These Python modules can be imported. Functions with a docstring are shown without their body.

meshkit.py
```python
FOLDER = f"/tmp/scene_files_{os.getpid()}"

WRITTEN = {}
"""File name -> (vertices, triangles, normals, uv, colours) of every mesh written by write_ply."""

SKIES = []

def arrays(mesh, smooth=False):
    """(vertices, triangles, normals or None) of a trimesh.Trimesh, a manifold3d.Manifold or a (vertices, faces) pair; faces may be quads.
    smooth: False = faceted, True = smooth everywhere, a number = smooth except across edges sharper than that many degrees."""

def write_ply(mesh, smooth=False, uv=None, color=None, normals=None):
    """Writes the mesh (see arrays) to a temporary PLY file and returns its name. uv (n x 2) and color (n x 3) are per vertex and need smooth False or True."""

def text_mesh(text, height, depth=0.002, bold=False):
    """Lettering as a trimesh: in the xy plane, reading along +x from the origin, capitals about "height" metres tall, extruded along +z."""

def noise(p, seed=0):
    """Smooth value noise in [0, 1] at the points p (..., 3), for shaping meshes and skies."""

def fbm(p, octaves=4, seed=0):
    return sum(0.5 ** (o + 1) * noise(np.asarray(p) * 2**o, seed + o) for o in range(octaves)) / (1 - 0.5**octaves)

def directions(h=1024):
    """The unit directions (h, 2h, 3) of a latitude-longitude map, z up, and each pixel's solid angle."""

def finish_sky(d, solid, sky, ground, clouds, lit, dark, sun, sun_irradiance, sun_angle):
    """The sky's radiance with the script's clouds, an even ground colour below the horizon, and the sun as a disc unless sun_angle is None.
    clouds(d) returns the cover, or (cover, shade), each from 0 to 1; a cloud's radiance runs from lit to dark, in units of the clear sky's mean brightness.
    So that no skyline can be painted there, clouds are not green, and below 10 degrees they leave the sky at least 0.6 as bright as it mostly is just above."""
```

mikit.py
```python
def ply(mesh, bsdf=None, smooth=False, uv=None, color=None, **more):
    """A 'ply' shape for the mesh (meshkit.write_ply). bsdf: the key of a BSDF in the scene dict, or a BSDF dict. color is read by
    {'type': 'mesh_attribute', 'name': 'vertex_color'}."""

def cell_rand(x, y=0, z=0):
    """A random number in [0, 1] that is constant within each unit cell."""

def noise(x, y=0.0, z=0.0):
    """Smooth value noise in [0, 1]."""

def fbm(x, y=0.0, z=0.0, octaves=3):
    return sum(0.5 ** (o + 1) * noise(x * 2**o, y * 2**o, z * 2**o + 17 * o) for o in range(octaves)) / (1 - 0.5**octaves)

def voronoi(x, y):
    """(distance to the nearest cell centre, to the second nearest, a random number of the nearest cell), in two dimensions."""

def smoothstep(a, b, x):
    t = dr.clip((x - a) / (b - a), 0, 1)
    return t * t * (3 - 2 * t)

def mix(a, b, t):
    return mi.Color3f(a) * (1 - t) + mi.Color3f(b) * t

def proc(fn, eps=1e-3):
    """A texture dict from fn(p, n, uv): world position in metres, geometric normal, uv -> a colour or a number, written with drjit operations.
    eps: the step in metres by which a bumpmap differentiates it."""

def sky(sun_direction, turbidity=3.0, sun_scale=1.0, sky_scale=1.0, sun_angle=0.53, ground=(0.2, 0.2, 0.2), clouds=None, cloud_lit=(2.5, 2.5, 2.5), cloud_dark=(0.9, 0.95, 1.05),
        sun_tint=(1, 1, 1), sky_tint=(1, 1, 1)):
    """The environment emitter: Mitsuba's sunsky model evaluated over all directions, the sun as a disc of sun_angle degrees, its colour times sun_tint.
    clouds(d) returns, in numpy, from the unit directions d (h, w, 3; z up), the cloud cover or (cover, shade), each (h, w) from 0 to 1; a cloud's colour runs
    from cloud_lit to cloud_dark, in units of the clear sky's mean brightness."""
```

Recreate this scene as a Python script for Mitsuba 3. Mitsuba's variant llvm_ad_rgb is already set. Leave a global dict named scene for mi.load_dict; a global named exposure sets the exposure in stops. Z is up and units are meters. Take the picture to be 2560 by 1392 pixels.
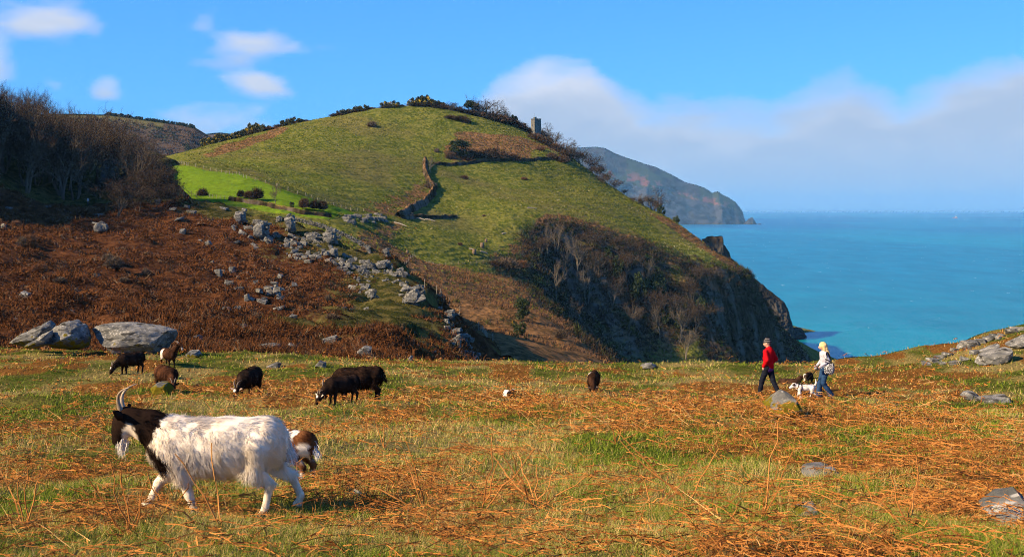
import math, random
import numpy as np, trimesh, mitsuba as mi, drjit as dr, mikit, meshkit
from scipy.interpolate import RBFInterpolator
from scipy.ndimage import gaussian_filter, map_coordinates
from scipy.spatial import ConvexHull, cKDTree
T = mi.ScalarTransform4f
scene, labels = {}, {}
# ------------------------------------------------------------------ camera, sky, exposure
F, CX, HY = 3090.2, 1280.0, 520.0          # focal length and level line, in pixels of a 2560 wide frame
SEA = -110.0                               # the eye is the origin, 110 m above the sea
scene['camera'] = dict(type='perspective', fov=45.0, fov_axis='x', near_clip=0.1, far_clip=150000.0, principal_point_offset_y=(696 - HY) / 1392,
                       to_world=T().look_at(origin=[0, 0, 0], target=[0, 10, 0], up=[0, 0, 1]), medium={'type': 'ref', 'id': 'haze_air'})
scene['haze_air'] = dict(type='homogeneous', albedo={'type': 'rgb', 'value': [.28, .63, 1.0]}, sigma_t={'type': 'rgb', 'value': [3.7e-5, 3.7e-5, 3.7e-5]})
exposure = 2.75
SUN_EL, SUN_AZ = math.radians(30), math.radians(27)     # from the left and a little behind
SUN = np.array([-math.cos(SUN_EL) * math.cos(SUN_AZ), -math.cos(SUN_EL) * math.sin(SUN_AZ), math.sin(SUN_EL)])


def sstep0(a, b, x):
    t = np.clip((x - a) / (b - a), 0, 1)
    return t * t * (3 - 2 * t)


def clouds(d):
    """A bank lying along the seaward horizon, small cumulus puffs elsewhere."""
    az = np.degrees(np.arctan2(d[..., 0], d[..., 1])); el = np.degrees(np.arcsin(d[..., 2]))
    p = d * 7.0
    p = np.stack([p[..., 0], p[..., 1], p[..., 2] * 2.2], -1)
    w = np.stack([meshkit.fbm(p * 2.0, 3, 50 + i) - .5 for i in range(3)], -1)
    n = meshkit.fbm(p * 1.5 + w * 0.9, 6, 3)
    n2 = meshkit.fbm(p * 4.5 + w * 2.2, 6, 9)
    # the bank: its upper edge as degrees of elevation along the azimuth
    ax = [-180, -120, -60, -30, -9, -4.5, -2.2, -.7, 1.3, 3.6, 5.2, 6.4, 9.4, 11.7, 13.6, 15.2, 17.5, 19.5, 22.5, 30, 50, 90, 130, 180]
    ay = [1.5, 2.0, 2.5, 2.5, 2.6, 3.0, 4.4, 6.4, 7.0, 6.7, 5.4, 4.9, 4.9, 4.8, 5.7, 6.2, 5.2, 6.0, 7.0, 7.4, 6.0, 7.0, 5.0, 1.5]
    edge = np.interp(az, ax, ay)
    top = edge + (n - .5) * 1.8 + (n2 - .5) * 1.5
    soft = np.interp(az, [-60, -5, 4, 12, 25, 90], [2.4, 1.8, .9, 1.6, 1.6, 1.8])
    bank = np.clip((top - el) / soft, 0, 1) ** .8
    bank *= np.interp(az, [-180, -40, -14, -8, -3, 180], [.5, .35, .35, .5, .95, .95])
    bank *= .88 + .12 * np.clip((el - .5) / 3, 0, 1)
    depth = np.clip((top - el) / 2.6, 0, 1)
    shade = .52 + .46 * depth + (n2 - .5) * .6
    bright = np.exp(-((az - 1.2) / 3.2) ** 2) * np.exp(-((el - 6.3) / 1.3) ** 2)
    shade = shade - .75 * bright
    # separate puffs: azimuth, elevation, half width, half height
    puff, low = np.zeros_like(az), np.zeros_like(az)
    for a, e, wx, wy, k in [(-20.6, 8.0, 3.1, .95, 1.1), (-23.3, 5.8, 1.4, 2.2, 1.05), (-12.3, 7.2, 2.7, 1.05, 1.25), (-14.0, 8.1, 1.2, .8, .9), (-11.4, 5.5, 1.8, .75, .9), (-20.6, 5.3, 1.0, .5, .5),
                            (-18.2, 5.1, .8, .6, .5), (-10.6, 7.2, 3.6, .5, .8), (-9, 5.2, 1.1, .5, .35), (-13, 3.7, 3.2, .8, .8), (-40, 8, 5, 1.6, 1.1), (-55, 13, 6, 2, 1.0), (35, 14, 6, 1.6, .9),
                            (-75, 7, 6, 2, 1.1), (-100, 15, 8, 3, 1.1), (60, 18, 8, 2.5, 1.0), (110, 12, 9, 3, 1.1), (150, 20, 10, 3, 1.1), (-140, 11, 9, 3, 1.1), (5, 26, 8, 2, .9), (-28, 22, 6, 2, .9)]:
        q = ((az - a) / wx) ** 2 + ((el - e) / (wy * np.where(el < e, .8, 1.2))) ** 2
        f = np.exp(-q * 1.15) * k
        low = np.where(f > puff, np.clip(.5 - (el - e) / wy * .5, 0, 1), low)
        puff = np.maximum(puff, f)
    body = sstep0(.02, .30, puff)
    cp = np.clip((puff - .30 + ((n - .5) * 1.5 + (n2 - .5) * 1.3) * body) / .72, 0, 1) * .93
    sp = np.clip(.02 + low * .75 + (n2 - .5) * .9, 0, 1)
    cover = 1 - (1 - bank) * (1 - cp)
    shade = np.where(cp > bank, sp, shade)
    return cover, np.clip(shade, 0, 1)


scene['sun_sky'] = mikit.sky(SUN.tolist(), turbidity=2.6, clouds=clouds, cloud_lit=(2.25, 2.3, 2.55), cloud_dark=(1.32, 1.58, 2.04), sky_tint=(.235, .555, .94), ground=(.08, .22, .33),
                             sun_tint=(1.0, .93, .82))


# ------------------------------------------------------------------ helpers
def at(px, py, d):
    """The point d metres ahead that a pixel of the 2560 wide frame looks at."""
    return np.array([(px - CX) / F * d, d, (HY - py) / F * d])


def ref(k):
    return {'type': 'ref', 'id': k}


COUNT = {}


def key(name):
    """name, name_001, name_002 ... the first time and every time after."""
    n = COUNT.get(name, 0); COUNT[name] = n + 1
    return name if n == 0 else f'{name}_{n:03d}'


def tag(k, label=None, cat=None, group=None, kind=None):
    labels[k] = {a: b for a, b in (('label', label), ('category', cat), ('group', group), ('kind', kind)) if b}
    return k


def put(k, mesh, bsdf, smooth=False, uv=None, color=None, world=None, normals=None):
    """One shape of the scene. A plain colour becomes a colour per vertex."""
    if hasattr(mesh, 'vertices'):
        mesh = (np.asarray(mesh.vertices), np.asarray(mesh.faces))
    if color is not None and np.ndim(color) == 1:
        color = np.tile(np.asarray(color, float), (len(mesh[0]), 1))
    if smooth not in (True, False):
        f = mesh[1]
        if color is not None or uv is not None:                       # split at the sharp edges by hand: facet it
            v = mesh[0][f].reshape(-1, 3)
            color = None if color is None else color[f].reshape(-1, 3)
            uv = None if uv is None else uv[f].reshape(-1, 2)
            mesh, smooth = (v, np.arange(len(v)).reshape(-1, 3)), False
    if normals is not None:
        d = {'type': 'ply', 'filename': meshkit.write_ply(mesh, False, uv, color, normals=normals), 'face_normals': False, 'bsdf': ref(bsdf)}
    else:
        d = mikit.ply(mesh, bsdf, smooth=smooth, uv=uv, color=color)
    if world is not None:
        d['to_world'] = world
    scene[k] = d
    return d


def again(k, d, world):
    scene[k] = {**d, 'to_world': world}


def place(p, rz=0.0, s=1.0, rx=0.0, ry=0.0):
    t = T().translate([float(a) for a in p]).rotate([0, 0, 1], float(math.degrees(rz)))
    if rx: t = t.rotate([1, 0, 0], float(math.degrees(rx)))
    if ry: t = t.rotate([0, 1, 0], float(math.degrees(ry)))
    return t.scale([float(a) for a in np.broadcast_to(s, 3)])


def n3(x, y, z=0.0, o=3, seed=0):
    return meshkit.fbm(np.stack(np.broadcast_arrays(np.asarray(x, float), np.asarray(y, float), np.asarray(z, float)), -1), o, seed)


def unit(v):
    v = np.asarray(v, float)
    return v / np.maximum(np.linalg.norm(v, axis=-1, keepdims=True), 1e-9)


def join(parts):
    """(vertices, faces) pairs as one."""
    o, V, Fs = 0, [], []
    for v, f in parts:
        V.append(v); Fs.append(np.asarray(f) + o); o += len(v)
    return np.vstack(V), np.vstack(Fs)


def grid_faces(a, b, close=False):
    i, j = np.meshgrid(np.arange(a - 1), np.arange(b if close else b - 1), indexing='ij')
    k = (j + 1) % b
    return np.vstack([np.stack([i * b + j, i * b + k, (i + 1) * b + k], -1).reshape(-1, 3), np.stack([i * b + j, (i + 1) * b + k, (i + 1) * b + j], -1).reshape(-1, 3)])


def box(cx, cy, cz, sx, sy, sz):
    b = trimesh.creation.box((sx, sy, sz)); b.apply_translation((cx, cy, cz))
    return np.array(b.vertices), np.array(b.faces)


def tube(pts, rad, sides=6, cap=True):
    p = np.asarray(pts, float); n = len(p); rad = np.broadcast_to(rad, (n,))
    t = unit(np.gradient(p, axis=0)); a = np.cross(t, np.where(np.abs(t[:, 2:]) < .9, [0, 0, 1.0], [1.0, 0, 0])); a = unit(a)
    b = np.cross(t, a); g = np.arange(sides) * 2 * np.pi / sides
    v = (p[:, None] + rad[:, None, None] * (np.cos(g)[None, :, None] * a[:, None] + np.sin(g)[None, :, None] * b[:, None])).reshape(-1, 3)
    f = grid_faces(n, sides, True)
    if cap:
        v = np.vstack([v, p[:1], p[-1:]]); c = n * sides; i = np.arange(sides); j = (i + 1) % sides
        f = np.vstack([f, np.stack([j, i, i * 0 + c], -1), np.stack([(n - 1) * sides + i, (n - 1) * sides + j, i * 0 + c + 1], -1)])
    return v, f


def poly_mask(x, y, poly):
    """Which points lie inside a polygon."""
    x, y = np.asarray(x), np.asarray(y); m = np.zeros(np.shape(x), bool); P = np.asarray(poly, float)
    for (x0, y0), (x1, y1) in zip(P, np.roll(P, -1, 0)):
        c = (y0 > y) != (y1 > y)
        m ^= c & (x < (x1 - x0) * (y - y0) / ((y1 - y0) if y1 != y0 else 1e-9) + x0)
    return m


def line_dist(x, y, line):
    """(signed distance to a polyline, positive on its right-hand side, and where along it)."""
    P = np.asarray(line, float); best = np.full(np.shape(x), 1e9); sign = np.ones(np.shape(x)); along = np.zeros(np.shape(x)); L = 0
    for a, b in zip(P[:-1], P[1:]):
        d = b - a; l = np.hypot(*d); t = np.clip(((x - a[0]) * d[0] + (y - a[1]) * d[1]) / l ** 2, 0, 1)
        q = np.hypot(x - a[0] - t * d[0], y - a[1] - t * d[1]); s = (x - a[0]) * d[1] - (y - a[1]) * d[0]
        m = q < best - 1e-9
        best = np.where(m, q, best); sign = np.where(m, np.where(s >= 0, 1.0, -1.0), sign); along = np.where(m, L + t * l, along); L += l
    return best * sign, along


def ribbons(a, b, w, rng, c=None):
    """Thin flat twigs from a to b."""
    t = unit(b - a); s = unit(np.cross(t, rng.normal(0, 1, t.shape))) * (np.broadcast_to(w, (len(a),))[:, None] * .5)
    v = np.stack([a - s, a + s, b], 1).reshape(-1, 3)
    return v, np.arange(len(v)).reshape(-1, 3)


def strips(pts, w, side):
    """Ribbons through m points each, (n, m, 3), narrowing to a point."""
    n, m, _ = pts.shape
    ww = (np.asarray(w)[:, None] * np.linspace(1, .35, m - 1)[None])[..., None] * .5
    L = pts[:, :-1] - side[:, None] * ww; R = pts[:, :-1] + side[:, None] * ww
    v = np.concatenate([np.stack([L, R], 2).reshape(n, -1, 3), pts[:, -1:]], 1); kk = 2 * (m - 1) + 1
    f = [[2 * i, 2 * i + 1, 2 * i + 3] for i in range(m - 2)] + [[2 * i, 2 * i + 3, 2 * i + 2] for i in range(m - 2)] + [[2 * (m - 2), 2 * (m - 2) + 1, kk - 1]]
    return v.reshape(-1, 3), (np.array(f)[None] + (np.arange(n) * kk)[:, None, None]).reshape(-1, 3), kk


# ------------------------------------------------------------------ the lie of the land
def sstep(a, b, x):
    t = np.clip((x - a) / (b - a), 0, 1)
    return t * t * (3 - 2 * t)


NEAR = [(300, 1385, 6.4), (1280, 1385, 6.4), (2500, 1385, 6.4), (100, 1285, 8.6), (600, 1285, 8.6), (1500, 1287, 8.6), (2500, 1290, 8.6), (700, 1100, 15.4), (1500, 1105, 15.5), (2300, 1105, 15.5),
        (895, 1000, 27), (622, 990, 30), (1483, 978, 35), (1920, 992, 37), (2060, 995, 36.6), (2500, 1000, 35), (418, 972, 36), (328, 930, 42), (425, 912, 44), (340, 888, 52), (100, 888, 50),
        (900, 892, 60), (1200, 903, 61), (1480, 909, 60), (1750, 913, 59), (2100, 915, 58), (2310, 915, 57), (2420, 884, 56), (2560, 842, 58), (2700, 790, 60),
        (100, 800, 98), (500, 805, 106), (900, 862, 98), (100, 740, 130), (500, 742, 150), (800, 745, 172), (1050, 840, 140), (100, 650, 185), (500, 652, 205), (800, 655, 222), (100, 560, 258),
        (500, 562, 262), (220, 517, 295), (430, 502, 300), (560, 517, 297), (700, 551, 284), (830, 592, 264), (960, 650, 239), (1050, 698, 214), (1110, 778, 179), (1175, 872, 140),
        (0, 430, 322), (0, 375, 362), (200, 430, 342), (350, 462, 325), (430, 490, 312), (200, 400, 400)]
NP = np.array([at(*p) for p in NEAR] + [(0, 0, -1.52), (0, -40, 4), (60, -40, 2), (-60, -40, 5), (70, 20, -4), (-60, 30, -3.2), (-120, 60, -3), (-150, 150, 4), (-162, 215, 41), (-166, 285, 52), (-230, 250, 66), (-215, 330, 62), (-178, 360, 44), (-200, 400, 48), (-260, 140, 40), (-160, 430, 26), (-128, 255, 8), (-136, 305, 14), (110, 0, -4), (-160, 0, 8), (0, -120, 14), (150, -80, 6), (-300, -60, 30)])  # the high ground left of the view is shaped to shade wood and hillside
EDGE = [(140, -60), (95, 20), (62, 58), (40, 61), (22, 62.5), (10, 62), (-3, 63), (-10, 74), (-11, 110), (-11.5, 142), (-14.5, 180), (-19, 214), (-27, 239), (-40, 264), (-53, 285), (-68, 300), (-86, 316), (-100, 345), (-118, 400), (-140, 500)]
rbfN = RBFInterpolator(NP[:, :2], NP[:, 2], kernel='thin_plate_spline', smoothing=.05)


def hN_raw(x, y):
    x, y = np.asarray(x, float), np.asarray(y, float)
    q = np.stack([x.ravel(), y.ravel()], -1)
    z = rbfN(q).reshape(x.shape)
    s, _ = line_dist(x, y, EDGE)
    z = np.minimum(z, 75)
    far = np.clip((y - 60) / 80, 0, 1)
    s = s + (n3(x / 7, y / 7, 0, 3, 4) - .5) * (2.5 + 7 * far) - .6
    k = 2.2 + 2.5 * far
    z = z - np.where(s > 0, .95 * (np.sqrt(s * s + k * k) - k), 0)
    r = np.hypot(x, y)
    # tussocks and hummocks
    z = z + (n3(x / 1.1, y / 1.1, 0, 3, 1) - .5) * .24 * sstep(1, 6, r) + (n3(x / 5, y / 5, 0, 3, 2) - .5) * .48 * sstep(4, 14, r)
    hill = sstep(58, 105, r + .25 * np.clip(-x, 0, 60)) * sstep(-1e-3, 1, 1.0 * np.ones_like(x))
    z = z + hill * ((n3(x / 9, y / 9, 0, 3, 5) - .5) * 2.8 + (n3(x / 4.2, y / 4.2, 0, 2, 16) - .5) * 2.3 + (n3(x / 2.6, y / 2.6, 0, 3, 6) - .5) * 1.3)
    return np.maximum(z, SEA - 6)


GN = 2.0
gx = np.arange(-330, 200, 1.0); gy = np.arange(-150, 520, 1.0)
GXX, GYY = np.meshgrid(gx, gy, indexing='ij')
GNZ = hN_raw(GXX, GYY)
fx = np.arange(-45, 45.01, .25); fy = np.arange(0, 75.01, .25)
FXX, FYY = np.meshgrid(fx, fy, indexing='ij')
FNZ = hN_raw(FXX, FYY)


def lookup(Z, u, v):
    s = np.shape(u)
    return map_coordinates(Z, [np.ravel(u), np.ravel(v)], order=1, mode='nearest').reshape(s)


def hN(x, y):
    """Height of the near ground."""
    x, y = np.asarray(x, float), np.asarray(y, float)
    c = lookup(GNZ, x + 330, y + 150)
    f = lookup(FNZ, (x + 45) / .25, y / .25)
    return np.where((np.abs(x) < 44.7) & (y > 0) & (y < 74.7), f, c)


FAR = [(400, 412, 500), (480, 396, 555), (560, 372, 610), (640, 340, 660), (740, 312, 700), (850, 294, 730), (950, 270, 750), (1050, 262, 760), (1110, 272, 770), (1200, 290, 775), (1280, 310, 780),
       (1330, 336, 785), (1400, 372, 785), (1450, 410, 780), (1500, 448, 765), (1560, 486, 740), (1620, 520, 715), (1690, 548, 690), (1750, 594, 662), (1800, 636, 642), (1850, 666, 626), (1888, 697, 614),
       (430, 411, 485), (560, 432, 450), (700, 468, 425), (800, 502, 408), (900, 528, 400), (440, 486, 420), (560, 500, 392), (700, 520, 372), (830, 540, 362), (640, 450, 440), (500, 450, 450),
       (900, 548, 388), (1000, 545, 500), (1000, 655, 440), (1100, 658, 450), (1250, 652, 480), (1000, 450, 590), (1000, 350, 690), (800, 420, 560), (800, 350, 650), (600, 380, 590), (1150, 330, 715),
       (1060, 412, 640), (1080, 462, 600), (1060, 503, 560), (1000, 542, 505), (1300, 402, 690), (1430, 402, 720), (1300, 350, 730), (1300, 500, 610), (1500, 500, 660), (1500, 460, 720), (1600, 540, 665), (1650, 600, 628),
       (1830, 672, 613), (1740, 620, 645), (1200, 600, 520), (1150, 545, 550), (1400, 450, 690), (1200, 450, 650), (900, 600, 400),
       (1310, 620, 510), (1345, 575, 540), (1400, 552, 562), (1450, 560, 575), (1500, 575, 575), (1600, 603, 585), (1700, 658, 590), (1800, 690, 596), (1880, 702, 606),
       (1360, 660, 520), (1400, 660, 545), (1450, 680, 553), (1400, 760, 530), (1500, 680, 555), (1500, 800, 535), (1600, 700, 566), (1600, 800, 546), (1600, 900, 526), (1680, 740, 570), (1700, 900, 545),
       (1745, 700, 578), (1740, 760, 562), (1710, 850, 544), (1680, 920, 524), (1775, 760, 590), (1800, 740, 593), (1800, 860, 578), (1850, 760, 597), (1890, 790, 602), (1860, 900, 585), (1920, 860, 604), (1940, 920, 600),
       (1050, 684, 390), (1200, 684, 420), (1310, 690, 425), (1350, 730, 390), (1400, 780, 345), (1440, 820, 315), (1480, 858, 290), (1540, 905, 265), (1200, 760, 330), (1300, 850, 285), (1100, 735, 320), (1300, 780, 345),
       (1200, 830, 240), (1300, 885, 225), (1400, 905, 225), (1560, 990, 240)]
CP = np.array([at(*p) for p in FAR] + [(-60, 270, -30), (-90, 320, -14), (-110, 350, -2), (20, 200, -34), (45, 270, -60), (40, 330, -62), (50, 380, -72), (110, 420, -100), (140, 500, -112), (160, 580, -116), (180, 640, -116), (100, 200, -112), (34, 420, -72), (30, 470, -66), (62, 500, -88), (80, 490, -96), (70, 300, -95), (-40, 235, -22),
                                      (200, 720, -116), (235, 780, -118), (300, 700, -118), (260, 860, -118), (200, 1000, -118), (140, 1100, -60), (0, 1050, 0), (-150, 1000, 35), (-250, 900, 25),
                                      (-250, 700, 10), (-230, 560, 5), (-190, 450, 5), (-330, 600, 30), (330, 900, -125), (350, 1000, -125), (-170, 380, 0), (300, 1080, -120), (130, 880, -35), (90, 900, 0), (170, 850, -75)])
rbfC = RBFInterpolator(CP[:, :2], CP[:, 2], kernel='linear', smoothing=.02)
CS = 1.8
cx_, cy_ = np.arange(-330, 400, CS), np.arange(200, 1110, CS)
CXX, CYY = np.meshgrid(cx_, cy_, indexing='ij')
sub = 3
zc = rbfC(np.stack([CXX[::sub, ::sub].ravel(), CYY[::sub, ::sub].ravel()], -1)).reshape(CXX[::sub, ::sub].shape)
zc = gaussian_filter(zc, .8)
CZ = map_coordinates(zc, [np.arange(len(cx_))[:, None] / sub + 0 * CYY, np.arange(len(cy_))[None, :] / sub + 0 * CXX], order=1, mode='nearest')
CZ = gaussian_filter(CZ, 1.0)
gxs, gys = np.gradient(CZ, CS)
STEEP = np.hypot(gxs, gys)                                            # slope of the smooth land
crag = sstep(.75, 1.25, gaussian_filter(STEEP, 2)) * sstep(-10, -25, CZ)
CZ = CZ + (n3(CXX / 30, CYY / 30, 0, 3, 11) - .5) * 3.0 + (n3(CXX / 6, CYY / 6, 0, 3, 12) - .5) * .8 * (1 + 2 * crag)
rid = 1 - 2 * np.abs(n3(CXX / 26, CYY / 26, CZ / 60, 4, 13) - .5)
CZ = CZ + crag * ((rid - .72) * 14)
CZ = np.maximum(CZ, SEA - 8)


def hC(x, y):
    """Height of the hill across the combe."""
    return lookup(CZ, (np.asarray(x, float) + 330) / CS, (np.asarray(y, float) - 200) / CS)


def land(x, y):
    x, y = np.asarray(x, float), np.asarray(y, float)
    c = np.where((y > 202) & (x > -329) & (x < 398), hC(x, y), -999.0)
    return np.maximum(hN(x, y), c)


def hit(px, py, d0=4.0, d1=1090.0, h=None):
    """Where the sight line through a pixel first meets the land."""
    h = h or land
    d = np.geomspace(d0, d1, 2600); u, v = (px - CX) / F, (HY - py) / F
    below = v * d < h(u * d, d)
    if not below.any():
        return None
    i = int(np.argmax(below)); dd = d[i] if i == 0 else .5 * (d[i] + d[i - 1])
    return np.array([u * dd, dd, float(h(u * dd, dd))])


def plan(pixels, h=None, d0=4.0):
    """A polygon in plan from what its corners look at."""
    out = [hit(a, b, d0, h=h) for a, b in pixels]
    return [(p[0], p[1]) for p in out if p is not None]


# ------------------------------------------------------------------ materials of the land and the sea
N_, FB, SS, MX = mikit.noise, mikit.fbm, mikit.smoothstep, mikit.mix


def two(k, refl, bump=None, scale=1.0, **more):
    b = {'type': 'principled', 'base_color': refl, 'roughness': more.get('rough', .9), 'specular': more.get('spec', .15)} if more else {'type': 'diffuse', 'reflectance': refl}
    if bump is not None:
        b = {'type': 'bumpmap', 'tex': bump, 'scale': scale, 'nested': b}
    scene[k] = {'type': 'twosided', 'side': b}


def c_meadow(p, n, uv):
    b = FB(p.x * 2.3, p.y * 2.3, 3, 3); c = N_(p.x * 23, p.y * 23, 1)
    g = MX((.075, .110, .016), (.145, .140, .034), SS(.3, .7, b)); g = MX(g, (.38, .29, .105), uv.y * .85)
    return MX(g, (.24, .112, .030), SS(.35, .75, uv.x + (b - .5) * .5)) * (.22 + .80 * c)


def c_hillside(p, n, uv):
    a = FB(p.x * .12, p.y * .12, 1, 3); b = FB(p.x * .9, p.y * .9, 3, 3); c = N_(p.x * 5, p.y * 5, 1)
    br = MX((.050, .021, .010), (.115, .050, .022), SS(.35, .65, b))
    gr = MX((.038, .044, .012), (.115, .098, .032), SS(.35, .65, b))
    return MX(br, gr, SS(.40, .62, uv.x + (b - .5) * .6 + (a - .5) * .3)) * (.5 + .7 * c)


def c_hill(p, n, uv):
    a = FB(p.x * .03, p.y * .03, 1, 3); b = FB(p.x * .22, p.y * .22, 2, 3); c = FB(p.x * 1.1, p.y * 1.1 * .7, 3, 2)
    w = (b - .5) * .35 + (a - .5) * .25
    past = MX((.078, .104, .015), (.160, .158, .034), SS(.32, .68, c * .55 + b * .45))
    past = MX(past, (.16, .13, .05), SS(.5, .75, a) * .5)
    lush = MX((.100, .185, .012), (.145, .225, .018), b)
    g = MX(past, lush, SS(.35, .65, uv.y + w * .4))
    br = MX((.095, .060, .028), (.215, .120, .052), SS(.3, .7, c * .6 + b * .4))
    g = MX(g, br, SS(.38, .62, uv.x + w))
    rock = MX((.045, .040, .034), (.12, .105, .085), SS(.35, .7, b))
    scrub = MX((.022, .020, .011), (.060, .044, .028), SS(.3, .7, c))
    s = SS(.86, .66, dr.abs(n.z))
    return MX(g, MX(scrub, rock, SS(.50, .64, b * .6 + a * .4)), s) * (.72 + .5 * c)


def b_hill(p, n, uv):
    return FB(p.x * .55, p.y * .9, p.z * .5, 3) * 1.5 + FB(p.x * .16, p.y * .22, 4, 2) * 1.2 + dr.sin(p.z * 3.1 + FB(p.x * .12, p.y * .12, 5, 2) * 7) * .22


def c_rock(p, n, uv):
    a = FB(p.x * .9, p.y * .9, p.z * 1.4, 3); b = FB(p.x * 4.5, p.y * 4.5, p.z * 6.0, 3); c = FB(p.x * 14, p.y * 14, p.z * 14, 2)
    g = MX((.075, .080, .078), (.215, .215, .20), SS(.30, .68, a * .45 + b * .55))
    g = MX(g, (.40, .40, .375), SS(.57, .68, c * .6 + b * .4) * .8)                 # pale lichen
    g = MX(g, (.045, .045, .042), SS(.60, .72, FB(p.x * 3.1 + 9, p.y * 3.1, p.z * 9, 3)))
    moss = MX((.10, .085, .010), (.17, .14, .015), c)
    return MX(g, moss, SS(.45, .62, uv.y + (b - .5) * 1.5 + (c - .5) * .5))


def b_rock(p, n, uv):
    return FB(p.x * 2.2, p.y * 2.2, p.z * 8.0, 4) * .10 + FB(p.x * 11, p.y * 11, p.z * 20, 3) * .022


def c_headland(p, n, uv):
    a = FB(p.x * .006, p.y * .006, p.z * .006, 3); b = FB(p.x * .03, p.y * .03, p.z * .03, 3)
    g = MX((.026, .024, .020), (.052, .040, .030), SS(.35, .65, b)); g = MX(g, (.045, .055, .022), SS(.45, .6, a))
    g = MX(g, (.16, .07, .045), SS(.54, .64, b * .5 + a * .5) * uv.y)
    return MX(g, MX((.020, .020, .019), (.060, .056, .050), SS(.3, .7, b)), SS(.45, .65, uv.x + (b - .5) * .6))


def c_woodhill(p, n, uv):
    b = FB(p.x * .05, p.y * .05, p.z * .05, 3)
    return MX(MX((.060, .042, .032), (.105, .075, .055), b), (.12, .11, .045), uv.x)


def c_sea(p, n, uv):
    r = dr.sqrt(p.x * p.x + p.y * p.y)
    a = FB(p.x * .0011, p.y * .00035, 1, 4); b = FB(p.x * .004, p.y * .0016, 5, 3)
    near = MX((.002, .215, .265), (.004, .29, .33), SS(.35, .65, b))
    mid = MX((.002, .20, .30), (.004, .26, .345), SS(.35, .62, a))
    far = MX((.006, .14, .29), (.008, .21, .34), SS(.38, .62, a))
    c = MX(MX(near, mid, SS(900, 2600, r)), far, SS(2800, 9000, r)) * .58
    k = FB(p.x * .03, p.y * .012, 3, 3)
    return MX(c * (.80 + .40 * k), (.45, .5, .5), SS(.86, .90, FB(p.x * .07, p.y * .05, 8, 3)) * .6)


def b_sea(p, n, uv):
    return FB(p.x * .16 + p.y * .05, p.y * .30, 2, 4) * 1.1 + FB(p.x * .02, p.y * .045, 7, 2) * 2.4


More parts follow.
